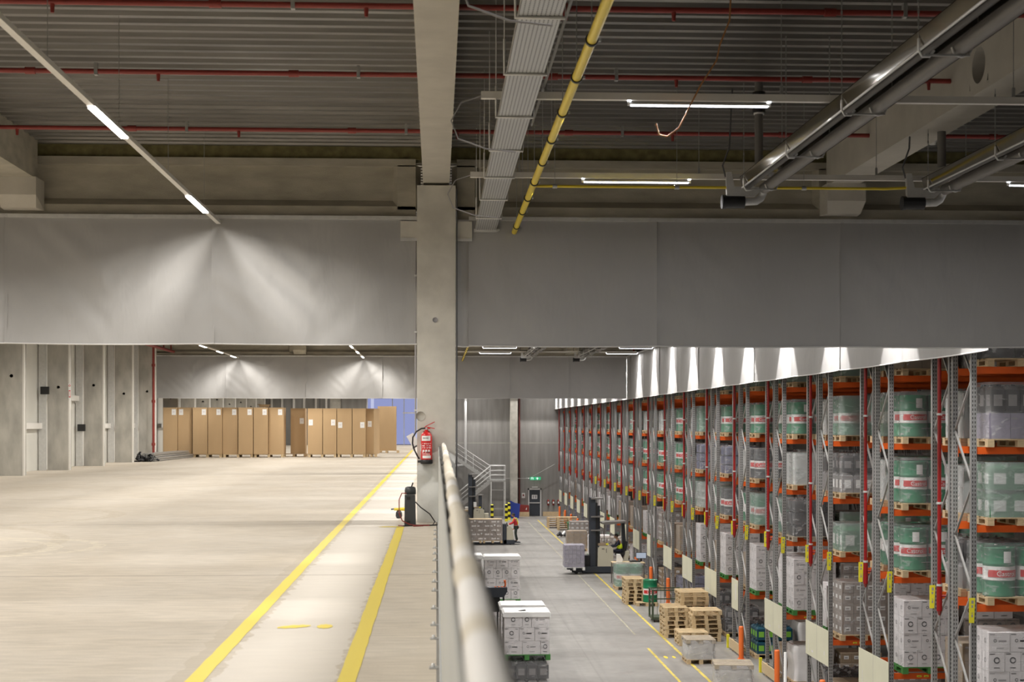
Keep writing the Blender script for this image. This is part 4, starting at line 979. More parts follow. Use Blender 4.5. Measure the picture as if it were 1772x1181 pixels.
TAGM = MB(); TAGM.prism([(-.055, 0), (.035, 0), (.055, .44), (-.055, .44)], 'y', -.004, .0, 'yellow_sign')
for x, z, a, b_ in ((-.005, .34, .018, .055), (.012, .34, .006, .055), (-.005, .27, .02, .045), (-.005, .10, .016, .05), (-.005, .17, .016, .012)): TAGM.box(x-a/2, -.006, z, x+a/2+.01, -.0045, z+b_, 'ink_grey')
TAGM = TAGM.mesh('aisle_tag')
for k in range(ROWS):
    Y0 = ROW0+PITCH*k; nm = ORD[k]
    rt = thing('pallet_rack', 'double-depth orange and grey pallet rack row, %s from the camera' % nm, 'pallet rack', (XR, Y0, 0), group='pallet rack rows beside the lower hall aisle')
    for bx in (0, BAY):
        for yy in (.035, .985, 1.165, 2.115): link('upright', UP, rt, (bx+.05, yy, ZL))
        for yy in (0, 1.13): link('bracing', BR, rt, (bx+.05, yy+.03, ZL))
    for li, zl in enumerate(LEV):
        for yy in (.05, .97, 1.18, 2.10): link('beam', BML if (li == 0 and yy == .05) else BM, rt, (.05-.055+.05, yy, zl))
    link('sign_board', BOARDN if k in (4, 8) else BOARD, rt, (-.012, -.02, -4.25), label='cream sign board across the row end')
    if k < 14:
        link('aisle_tag', TAGM, rt, (.0, -.045, -1.93), label='yellow aisle tag'); link('aisle_tag', TAGM, rt, (.0, 2.07, -1.93), label='yellow aisle tag')
    # floor guards
    g = MB(); g.lathe([(.075, 0), (.075, .95), (.06, .99), (0, .99)], (0, 0, 0), 'guard_orange', 14); g.box(-.1, -.1, 0, .1, .1, .01, 'guard_orange')
    tag(g.obj('column_guard', loc=(XR-.16, Y0-.02, ZL)), 'orange upright guard post at the foot of the %s rack row' % nm, 'guard post', 'orange guard posts at the rack ends')
    if 1 <= k <= 6:
        g = MB(); g.box(-.03, .1, .06, .0, 2.0, .36, 'wood_pale'); g.box(.0, .4, 0, .06, .5, .36, 'wood'); g.box(0, 1.6, 0, .06, 1.7, .36, 'wood')
        tag(g.obj('kick_board', loc=(XR-.10, Y0+.05, ZL)), 'low timber kick board along the end of the %s rack row' % nm, 'kick board', 'timber kick boards at the rack ends')
        g = MB(); g.box(-.06, -.03, 0, .02, .06, .42, 'yellow_sign'); tag(g.obj('corner_guard', loc=(XR-.09, Y0+2.28, ZL)), 'short yellow corner guard at the rear corner of the %s rack row' % nm, 'guard', 'yellow corner guards at the rack ends')
    # sprinkler riser
    rt = thing('sprinkler_riser', 'red sprinkler riser pipe at the end of the %s rack row' % nm, 'pipe', (XR-.075, Y0+1.45, 0), group='red risers at the rack ends')
    MB().tube([(0, 0, -1.45), (0, 0, 5.9)], .036, 'riser_red', 12).obj('pipe', rt)
    v = MB(); v.tube([(0, 0, -1.9), (0, 0, -1.45)], .052, 'riser_red', 12); v.tube([(-.01, 0, -1.62), (.11, -.05, -1.62)], .022, 'riser_red', 8); v.tube([(0, 0, -1.98), (0, 0, -1.9)], [.02, .045], 'red', 10); v.tube([(0, 0, -2.4), (0, 0, -1.98)], .012, 'galv', 6); v.obj('valve', rt)
    if k < 10:
        c = MB(); [c.tube([(0, 0, zz-.02), (0, 0, zz+.02)], .055, 'galv_light', 12) for zz in (-1.42, .1, 1.75)]; c.obj('clamps', rt)
# goods on the shelves: (row, level) -> kinds of first and second position
G = {
 (0, 5): ('drums_dark', 'ring3'), (0, 4): ('violet', 'violet'), (0, 3): ('green_pails', 'green_pails'), (0, 2): ('drums_lab', 'drums_lab'), (0, 1): ('ring4', 'ring4'), (0, 0): ('brown_tag', 'brown_plain'),
 (1, 5): ('brown_plain', 'ring3'), (1, 4): ('drums_lab', 'violet'), (1, 3): ('drums_lab', 'green_pails'), (1, 2): ('drums_lab', 'drums'), (1, 1): ('ring4', 'ringb'), (1, 0): ('brown_low', 'brown_plain'),
 (2, 5): ('green_low', 'ring3'), (2, 4): ('drums_fog', 'drums_lab'), (2, 3): ('grey_cans', 'drums_lab'), (2, 2): ('green_low', 'drums_lab'), (2, 1): ('brown_tag', 'ring4'), (2, 0): ('brown_low', 'brown_tag'),
 (3, 5): ('green_low', 'drums'), (3, 4): ('drums_lab', 'drums_fog'), (3, 3): ('jugs_white', 'grey_cans'), (3, 2): ('black_wrap', 'green_low'), (3, 1): ('ring4', 'brown_tag'), (3, 0): ('white_bag', 'brown_low'),
 (4, 5): ('green_low', 'drums'), (4, 4): ('drums', 'drums_lab'), (4, 3): ('drums_dark', 'jugs_white'), (4, 2): ('drums_fog', 'black_wrap'), (4, 1): ('ring4', 'ring4'), (4, 0): ('navy_cans', 'white_bag'),
 (5, 4): ('drums',), (5, 3): ('blue_cans',), (5, 2): ('drums_dark',), (5, 1): ('ring4',), (5, 0): ('black_cans',),
 (6, 4): ('drums_plain',), (6, 3): ('blue_cans',), (6, 2): ('drums_silver',), (6, 1): ('ring4',), (6, 0): ('black_cans',),
 (7, 4): ('drums',), (7, 3): ('drums',), (7, 2): ('drums',), (7, 1): ('brown_plain',), (7, 0): ('blue_cans',),
}
rnd = random.Random(17)
def gl(kind, pos, side, k, lev):
    q = {0: 'at the row end', 1: 'second from the row end'}[pos]
    return '%s, %s of the %s rack row, %s%s' % (KIT[kind][0].replace('pallet of ', '').replace(' in clear film', '').replace(' in milky film', '').replace(' in stretch film', '').replace(' behind milky stretch film', ' in milky film').replace(' in milky stretch film', ' in milky film').replace(' carrying white paper labels', ' with labels').replace(' each with a small white label', ' with labels'), LEVN[lev], ORD[k], q, side)
def wlen(s): return len(s.split())
for k in range(ROWS):
    Y0 = ROW0+PITCH*k
    for lev in range(6):
        z = ZL if lev == 0 else LEV[lev-1]
        ks = G.get((k, lev))
        if ks is None:
            if lev == 5: ks = (rnd.choice(['drums_fog', 'green_low', 'brown_plain']),)
            elif lev >= 2: ks = (rnd.choice(['drums', 'drums', 'drums_fog', 'drums_silver', 'jugs_white', 'drums_lab']),)
            elif lev == 1: ks = (rnd.choice(['ring4', 'brown_plain', 'ring3', 'brown_tag']),)
            else: ks = (rnd.choice(['black_cans', 'blue_cans', 'brown_low', 'green_low', 'ring3']),)
        for p, kind in enumerate(ks):
            lab = gl(kind, p, '', k, lev)
            if wlen(lab) > 16: lab = '%s, %s, %s rack row%s' % (' '.join(KIT[kind][0].split()[2:9]), LEVN[lev], ORD[k], '' if p == 0 else ', second in')
            load(kind, (XR+.86+p*1.29, Y0+.40, z+.001), lab, group='pallet loads stored in the racks')
        if k < 9 and (k*7+lev*3) % 5 != 0:
            kind = rnd.choice(['drums_fog', 'drums', 'jugs_white', 'grey_cans']) if lev >= 2 else rnd.choice(['ring4', 'ring3', 'brown_plain']) if lev == 1 else rnd.choice(['black_cans', 'brown_low'])
            lab = '%s, %s, rear half of %s rack row' % (' '.join(KIT[kind][0].split()[2:8]), LEVN[lev], ORD[k])
            load(kind, (XR+.86, Y0+1.76, z+.001), lab, rz=math.pi, group='pallet loads stored in the racks')

# ------------------------------------------------------------------ lower hall floor
stripe(7.52, 7.61, 33, 112, ZL+.004, 'yellow_worn', 11, lab='long yellow line on the lower hall floor by the racks', ragged=.006)
stripe(6.68, 6.76, 36, 47.5, ZL+.004, 'yellow_worn', 12, lab='inner yellow line on the lower hall floor, near piece', ragged=.006)
stripe(6.69, 6.74, 50.5, 110, ZL+.004, 'worn_line', 13, lab='faint worn inner line on the lower hall floor, far piece', ragged=.01)

def yblob(x, y, a, b, lab): 
    tag(MB().add([(x+a*math.cos(t*.4), y+b*math.sin(t*.4), ZL+.004) for t in range(16)], [list(range(16))], 'yellow').obj('paint_mark'), lab, 'paint mark')
yblob(7.0, 45.6, .06, .25, 'small yellow mark on the hall floor beside the pallet stacks, left one'); yblob(7.25, 45.6, .05, .22, 'small yellow mark on the hall floor beside the pallet stacks, right one')

def stack(x, y, n, w, d, m, lab, grp, z=ZL, rz=0, first='empty wooden pallet'):
    me = pallet_mb(w, d, m).mesh('pallet'); r_ = random.Random(n*7+int(x*10))
    for i in range(n):
        pos = 'bottom' if i == 0 else 'top' if i == n-1 else '%s from the bottom' % ORD[i].replace('nearest', 'first')
        o = link('pallet', me, None, (x+r_.uniform(-.02, .02), y+r_.uniform(-.02, .02), z+i*.146), rz+r_.uniform(-.02, .02))
        tag(o, 'pallet of the %s, %s' % (lab, pos), 'pallet', grp)
stack(8.0, 50.3, 7, .8, 1.2, 'wood_pale', 'middle stack left of the tallest', 'pallets of the left middle stack')
stack(8.70, 50.9, 10, .95, 1.2, 'wood_pale', 'tallest pallet stack', 'pallets of the tallest stack')
stack(8.85, 49.3, 7, .95, 1.0, 'wood_pale', 'stack in front of the tallest', 'pallets of the front right stack')
stack(8.25, 48.4, 3, .95, 1.0, 'wood_pale', 'low stack before the taller ones', 'pallets of the low stack')
stack(7.85, 59.6, 7, .75, 1.2, 'wood_pale', 'stack beside the single green drum', 'pallets of the stack by the drum')
stack(8.95, 101.5, 6, 1.5, 1.0, 'wood_pale', 'stack left of the green bin', 'pallets by the green bin')
stack(8.35, 103.6, 5, 1.4, 1.0, 'wood', 'low stack nearest the exit door', 'pallets nearest the exit door')
# wrapped grey load with a pallet on top
for i, (x, y, lab) in enumerate(((7.85, 44.7, 'grey film-wrapped load with a weathered pallet on top, on the yellow line'), (7.95, 40.0, 'grey film-wrapped load with a pallet lid, cut off by the bottom edge'))):
    rt = thing('wrapped_load', lab, 'pallet load', (x, y, ZL), R(0 if i == 0 else -6))
    link('pallet', pallet_mb(.85+i*.15, .95, 'wood').mesh('pallet'), rt)
    link('wrapped_block', film_shell(.84+i*.15, .94, .46, 'plastic_sheet_wrap', i*4, .04), rt, (0, 0, .144))
    link('top_pallet', pallet_mb(.88+i*.15, .97, 'wood_grey', .12).mesh('top_pallet'), rt, (0, 0, .61))
    link('film', film_shell(.9+i*.15, .99, .58, 'film', 3, .05), rt, (0, 0, .13))
# green drum on a pallet
tag(pallet_mb(.85, .9, 'wood_pale').obj('pallet', loc=(8.25, 58.9, ZL)), 'single pallet on the floor carrying one green drum', 'pallet')
tag(link('oil_drum', D_GREEN, None, (8.4, 58.75, ZL+.146), R(5)), 'unwrapped green drum with white bands and red label on a low pallet', 'drum')
load('drums_fog', (8.3, 64.8, ZL), 'film-wrapped drums on a pallet on the hall floor behind the small pallet stack')
# roll cage
rt = thing('roll_cage', 'dark green steel roll cage trolley with open front beside the pallet stacks', 'trolley', (8.32, 54.1, ZL))
mb = MB()
for x in (-.55, .55):
    for y in (-.4, .4): mb.box(x-.03, y-.03, .1, x+.03, y+.03, 1.18, 'cage_green')
mb.obj('corner_posts', rt)
mb = MB()
for zz in (1.15, .75):
    for a, b_ in (((-.55, -.4, zz), (-.55, .4, zz)), ((.55, -.4, zz), (.55, .4, zz)), ((-.55, .4, zz), (.55, .4, zz))): mb.bar(a, b_, .03, .04, 'cage_green')
mb.bar((-.55, -.4, 1.15), (.55, -.4, 1.15), .03, .04, 'cage_green')
for q in range(7):
    x = -.4+q*.133; mb.bar((x, .4, .15), (x, .4, 1.15), .012, .012, 'cage_green'); y = -.3+q*.1; mb.bar((.55, y, .15), (.55, y, 1.15), .012, .012, 'cage_green')
mb.obj('cage_frame', rt); MB().box(-.56, -.42, .1, .56, .42, .18, 'cage_green').obj('base', rt)
MB().box(-.1, -.2, .18, .4, .25, .40, 'carton_brown').obj('carton', rt)
for x in (-.48, .48):
    for y in (-.34, .34): MB().lathe([(0, -.02), (.05, -.02), (.05, .02), (0, .02)], (x, y, .05), 'black', 12, 'x').obj('wheel', rt)
# white roll leaning on the rack end
tag(MB().tube([(9.28, 39.6, ZL+.02), (9.36, 39.9, ZL+1.0)], .045, 'label_white', 12).obj('plastic_roll'), 'white roll leaning against the rack end near the bottom edge', 'roll')
# white carton stacks on the left of the lower hall
def block(x, y, z, kind, lab, w=1.16, **k): return load(kind, (x, y, z), lab, **k)
hA, hB = ZL, ZL+1.20
LW = 'pallet loads left of the lower hall aisle'
block(2.30, 38.6, ZL, 'grey_cans', 'grey canisters with white labels under the nearest white carton load', group=LW)
block(2.30, 38.6, ZL+1.12, 'ring3', 'nearest white carton load with round logos, stacked on grey canisters', group=LW, pal='green_wood')
block(2.28, 40.1, ZL, 'grey_cans', 'grey canisters under the second nearest white carton load', group=LW)
block(2.28, 40.1, ZL+1.12, 'ring3', 'second white carton load directly behind the nearest one', group=LW)
block(2.17, 49.9, ZL, 'ring3', 'white cartons with logos under the load with the green pallet', group=LW)
block(2.17, 49.9, ZL+1.22, 'ring4', 'white carton load on a green pallet, four layers, behind the order picker console', group=LW)
block(.92, 50.3, ZL+1.22, 'ring4', 'white carton load half hidden behind the padded rail, left of its twin', group=LW)
block(.92, 50.3, ZL, 'ring3', 'white cartons at floor level half hidden behind the padded rail', group=LW)
for (x, y, z_, lab, s_) in ((2.30, 38.6, ZL+2.32, 'white cover sheet on top of the nearest white carton load', 1), (2.28, 40.1, ZL+2.32, 'white cover sheet on top of the second white carton load', 1), (2.17, 49.9, ZL+2.76, 'white cover sheet on the tall white carton load further back', 1), (.92, 50.3, ZL+2.76, 'white cover sheet on the half hidden white carton load', 1)):
    mb = MB(); mb.prism([(-.61, -.10), (-.615, -.02), (-.57, .02), (.57, .02), (.615, -.02), (.61, -.10)], 'y', -.515, .515, 'label_white')
    tag(mb.obj('cover_sheet', loc=(x, y, z_)), lab, 'cover sheet')
mb = MB(); mb.box(-.1, -.07, 0, .08, .07, .004, 'label_white'); mb.prism([(-.06, .01), (.09, .012), (.07, .03)], 'y', -.03, .03, 'ink'); tag(mb.obj('paper_slip', loc=(2.2, 38.45, ZL+2.336)), 'folded paper slip lying on the nearest white carton load', 'paper')
# order picker console between them
rt = thing('order_picker', 'dark order picker console on posts with orange buttons between the white loads', 'order picker', (1.72, 45.2, ZL))
MB().box(-.35, -.1, 0, .35, 1.1, .35, 'truck_dark').obj('chassis', rt)
for x in (.12, .30): MB().box(x-.025, -.1, .35, x+.025, -.03, 2.25, 'black').obj('post', rt)
mb = MB(); mb.prism([(-.30, 2.15), (-.24, 1.95), (.30, 1.95), (.40, 2.12), (.40, 2.24), (-.30, 2.24)], 'y', -.35, 0, 'truck_dark'); mb.prism([(-.12, 1.5), (.22, 1.5), (.18, 1.95), (-.16, 1.95)], 'y', -.25, -.02, 'black'); mb.obj('console', rt)
for q, x in enumerate((-.18, .05, .15, .25)):
    MB().lathe([(.03, 0), (.03, .02), (0, .025)], (x, -.2, 2.24), 'carton_white' if q == 0 else 'guard_orange', 10).obj('button', rt)
MB().tube([(.33, -.15, 2.2), (.35, -.15, 2.32), (.33, -.16, 2.44)], [.03, .025, .04], 'guard_orange', 10).obj('joystick', rt)
mb = MB(); mb.tube([(-.1, -.1, 1.5), (-.02, -.15, 1.2), (.05, -.1, .9), (.02, -.1, .5)], .05, 'black', 10); mb.obj('cable_loom', rt)

# ------------------------------------------------------------------ people
def skin_obj(name, parent, joints, edges, m, root=0, sub=2, label=None):
    me = bpy.data.meshes.new(name); me.from_pydata([j[:3] for j in joints], edges, []); me.materials.append(M[m])
    o = bpy.data.objects.new(name, me); C.objects.link(o); o.parent = parent
    sk = o.modifiers.new('Skin', 'SKIN'); sk.use_smooth_shade = True
    for i, j in enumerate(joints):
        v = me.skin_vertices[0].data[i]; r_ = j[3]; v.radius = (r_, j[4] if len(j) > 4 else r_); v.use_root = (i == root)
    o.modifiers.new('Subsurf', 'SUBSURF').levels = sub; o.modifiers[-1].render_levels = sub
    if label: o['label'] = label
    return o
def head(parent, c, fwd, hairlen=0, hood=False):
    """head with eyes, nose, mouth, ears; fwd is the facing angle"""
    T = Matrix.Translation(c) @ Matrix.Rotation(fwd, 4, 'Z') @ Matrix.Rotation(R(14), 4, 'Y')   # faces local +X
    vs = []; fs = []; n, mrows = 20, 14
    for i in range(mrows+1):
        th = math.pi*i/mrows
        for k in range(n):
            a = 2*math.pi*k/n; x, y, z = math.sin(th)*math.cos(a), math.sin(th)*math.sin(a), math.cos(th)
            X, Y_, Z = x*.098, y*.076, z*.118
            if z < 0: X *= 1-.22*(-z) if x < 0 else 1-.05*(-z); Y_ *= 1-.30*(-z)
            if x > .85 and abs(y) < .25 and -.25 < z < .2: X += .022*(1-abs(y)/.25)*(1-abs(z+.05)/.35)
            if x > .8 and .12 < abs(y) < .5 and 0 < z < .3: X -= .008
            vs.append(T @ Vector((X, Y_, Z)))
    fs = [(i*n+k, i*n+(k+1) % n, (i+1)*n+(k+1) % n, (i+1)*n+k) for i in range(mrows) for k in range(n)]
    mb = MB().add(vs, fs, 'skin', True)
    for sy in (-1, 1): mb.lathe([(.0, -.012), (.022, -.008), (.026, 0), (.0, .012)], T @ Vector((-.005, sy*.078, .0)), 'skin', 10)
    hd = mb.obj('head', parent)
    f = MB()
    for sy in (-1, 1): f.lathe([(0, -.010), (.008, -.006), (.011, 0), (.008, .006), (0, .010)], T @ Vector((.088, sy*.032, .018)), 'ink', 8)
    f.lathe([(0, -.004), (.018, 0), (0, .004)], T @ Vector((.086, 0, -.058)), 'jacket_red', 8); f.obj('face', hd)
    h = MB(); vs2 = []
    for i in range(9):
        th = math.pi*.58*i/8
        for k in range(n):
            a = 2*math.pi*k/n; x, y, z = math.sin(th)*math.cos(a), math.sin(th)*math.sin(a), math.cos(th)
            lift = .0 if x < .35 else .045*(x-.35)*i/8*2
            vs2.append(T @ Vector((x*.108-.006-(.03*max(0, x)*i/8), y*.086, z*.126+lift)))
    h.add(vs2, [(i*n+k, i*n+(k+1) % n, (i+1)*n+(k+1) % n, (i+1)*n+k) for i in range(8) for k in range(n)], 'hair', True); h.obj('hair', hd)
def hand(parent, wrist, d, side=1):
    """palm with four unequal curled fingers and a thumb; d is the pointing direction"""
    w, d = Vector(wrist), Vector(d).normalized(); up = Vector((0, 0, 1)); s_ = d.cross(up).normalized(); u = s_.cross(d)
    J = [(*w, .026, .02), (*(w+d*.05), .036, .018), (*(w+d*.085), .034, .016)]; E_ = [(0, 1), (1, 2)]
    for q, (off, ln) in enumerate(((-.027, .062), (-.009, .072), (.009, .068), (.026, .054))):
        b_ = w+d*.095+s_*off; i = len(J)
        J += [(*b_, .0095), (*(b_+d*ln*.5-u*.006), .0088), (*(b_+d*ln*.75-u*ln*.4), .0082), (*(b_+d*ln*.6-u*ln*.75), .0075)]
        E_ += [(2, i), (i, i+1), (i+1, i+2), (i+2, i+3)]
    t = w+d*.035-s_*side*.034; i = len(J); J += [(*t, .011), (*(t+d*.03-s_*side*.018-u*.008), .010), (*(t+d*.058-s_*side*.014-u*.022), .0085)]
    E_ += [(1, i), (i, i+1), (i+1, i+2)]
    return skin_obj('hand', parent, J, E_, 'skin', 0, 1)
def worker(loc, rz, lab, jacket, trousers, vest, pose):
    rt = thing('person', lab, 'person', loc, rz)
    P = pose
    # body core: one continuous skinned figure
    names = ['pelvis', 'waist', 'chest', 'neck', 'headb', 'shL', 'elL', 'wrL', 'shR', 'elR', 'wrR', 'hipL', 'knL', 'anL', 'toL', 'hipR', 'knR', 'anR', 'toR']
    rad = dict(pelvis=(.125, .10), waist=(.12, .095), chest=(.15, .11), neck=(.05, .05), headb=(.05, .05), shL=(.06, .06), shR=(.06, .06), elL=(.042, .042), elR=(.042, .042), wrL=(.028, .028), wrR=(.028, .028),
               hipL=(.09, .09), hipR=(.09, .09), knL=(.06, .06), knR=(.06, .06), anL=(.042, .042), anR=(.042, .042), toL=(.035, .045), toR=(.035, .045))
    idx = {n_: i for i, n_ in enumerate(names)}
    E_ = [('pelvis', 'waist'), ('waist', 'chest'), ('chest', 'neck'), ('neck', 'headb'), ('chest', 'shL'), ('shL', 'elL'), ('elL', 'wrL'), ('chest', 'shR'), ('shR', 'elR'), ('elR', 'wrR'),
          ('pelvis', 'hipL'), ('hipL', 'knL'), ('knL', 'anL'), ('anL', 'toL'), ('pelvis', 'hipR'), ('hipR', 'knR'), ('knR', 'anR'), ('anR', 'toR')]
    skin_obj('body', rt, [(*P[n_], *rad[n_]) for n_ in names], [(idx[a], idx[b_]) for a, b_ in E_], 'skin')
    def part(nm, ns, es, m, grow, over={}):
        ii = {n_: i for i, n_ in enumerate(ns)}
        return skin_obj(nm, rt, [(*P[n_], *(v+grow+over.get(n_, 0) for v in rad[n_])) for n_ in ns], [(ii[a], ii[b_]) for a, b_ in es], m)
    part('jacket', ['waist', 'pelvis', 'chest', 'shL', 'elL', 'wrL', 'shR', 'elR', 'wrR'], [('pelvis', 'waist'), ('waist', 'chest'), ('chest', 'shL'), ('shL', 'elL'), ('elL', 'wrL'), ('chest', 'shR'), ('shR', 'elR'), ('elR', 'wrR')], jacket, .016, {'pelvis': .005})
    part('trousers', ['pelvis', 'hipL', 'knL', 'anL', 'hipR', 'knR', 'anR'], [('pelvis', 'hipL'), ('hipL', 'knL'), ('knL', 'anL'), ('pelvis', 'hipR'), ('hipR', 'knR'), ('knR', 'anR')], trousers, .016)
    for s_ in 'LR': skin_obj('shoe', rt, [(*P['an'+s_][:2], P['an'+s_][2]-.02, .055, .055), (*P['to'+s_], .05, .05)], [(0, 1)], 'black', 0, 2)
    v = part('vest', ['pelvis', 'waist', 'chest'], [('pelvis', 'waist'), ('waist', 'chest')], vest, .055 if vest == 'hivis' else .034)
    head(rt, Vector(P['head']), 0)
    for s_, sg in (('L', 1), ('R', -1)):
        d = Vector(P['wr'+s_])-Vector(P['el'+s_]); hand(rt, Vector(P['wr'+s_])+d.normalized()*.0, d.normalized()+Vector((0, 0, -.1)), sg)
    return rt
stand = dict(pelvis=(0, 0, .93), waist=(.02, 0, 1.08), chest=(.07, 0, 1.30), neck=(.12, 0, 1.44), headb=(.16, 0, 1.52), head=(.17, 0, 1.60),
    shL=(.09, .18, 1.38), elL=(.20, .22, 1.14), wrL=(.42, .14, 1.06), shR=(.09, -.18, 1.38), elR=(.20, -.23, 1.14), wrR=(.42, -.14, 1.06),
    hipL=(0, .09, .88), knL=(.04, .10, .49), anL=(-.03, .10, .10), toL=(.13, .11, .05), hipR=(0, -.09, .88), knR=(.02, -.10, .49), anR=(-.08, -.11, .10), toR=(.08, -.12, .05))
sit = dict(pelvis=(0, 0, .12), waist=(.01, 0, .26), chest=(.06, 0, .47), neck=(.12, 0, .62), headb=(.16, 0, .69), head=(.18, 0, .77),
    shL=(.08, .18, .56), elL=(.18, .22, .33), wrL=(.42, .15, .30), shR=(.08, -.18, .56), elR=(.18, -.23, .33), wrR=(.42, -.15, .30),
    hipL=(.02, .09, .08), knL=(.42, .12, .06), anL=(.38, .12, -.36), toL=(.54, .12, -.42), hipR=(.02, -.09, .08), knR=(.42, -.12, .04), anR=(.34, -.12, -.38), toR=(.50, -.12, -.44))

# brown carton load on a pallet truck, with its walking driver
rt = thing('long_pallet_load', 'long low load of brown cartons with white lettering carried by the pallet truck', 'pallet load', (2.72, 89.3, ZL))
link('carton_stack', cartons(2.35, .95, 5, .25, 'carton_taupe', 'text', 31, 3), rt, (0, 0, .26)); link('film', film_shell(2.38, 1.0, 1.28, 'film_clear', 7), rt, (0, 0, .25))
for x in (-.62, .62): link('pallet', pallet_mb(1.15, 1.0, 'wood').mesh('pallet'), rt, (x, 0, .11))
MB().box(-.58*2, -.48, 1.515, .58*2, .48, 1.525, 'wood_pale').obj('top_sheet', rt)
rt = thing('pallet_truck', 'dark and beige electric pallet truck behind the long brown load', 'pallet truck', (4.14, 89.3, ZL))
MB().box(-.2, -.38, .06, .02, .38, 1.22, 'truck_dark').obj('back_plate', rt)
mb = MB(); mb.prism([(.02, .28), (.02, 1.05), (.20, 1.10), (.36, .98), (.46, .40), (.42, .28)], 'y', -.34, .34, 'truck_beige'); mb.obj('motor_cover', rt)
MB().prism([(-.15, .04), (.48, .04), (.52, .12), (.48, .28), (-.15, .28)], 'y', -.38, .38, 'truck_dark').obj('chassis', rt)
for y in (-.27, .27):
    MB().box(-2.5, y-.08, .04, -.15, y+.08, .105, 'truck_dark').obj('fork', rt); 
MB().bar((.28, 0, .85), (.78, -.05, 1.02), .05, .05, 'guard_orange').obj('tiller_arm', rt)
mb = MB(); mb.tube([(.08, -.2, 1.12), (.05, -.2, 1.28), (.05, .2, 1.28), (.08, .2, 1.12)], .025, 'black', 8); mb.box(-.05, -.16, 1.10, .15, .16, 1.2, 'label_white'); mb.obj('handle', rt)
MB().lathe([(0, -.06), (.11, -.06), (.11, .06), (0, .06)], (.25, -.2, .11), 'black', 16, 'y').obj('wheel', rt)
MB().box(.45, -.3, .1, .85, .3, .15, 'truck_dark').obj('foot_plate', rt)
p = worker((4.74, 89.25, ZL+.14), math.pi, 'person in red jacket and dark trousers standing at the pallet truck, head bowed', 'jacket_red', 'trouser_green', 'jacket_red', stand)
for y in (-.09, .09): MB().tube([(-.11, y, 1.05), (-.09, y, 1.25), (-.02, y, 1.42), (.10, y, 1.43), (.20, y, 1.32), (.19, y, 1.1)], .022, 'yellow_sign', 8).obj('brace', p, label='yellow shoulder strap')

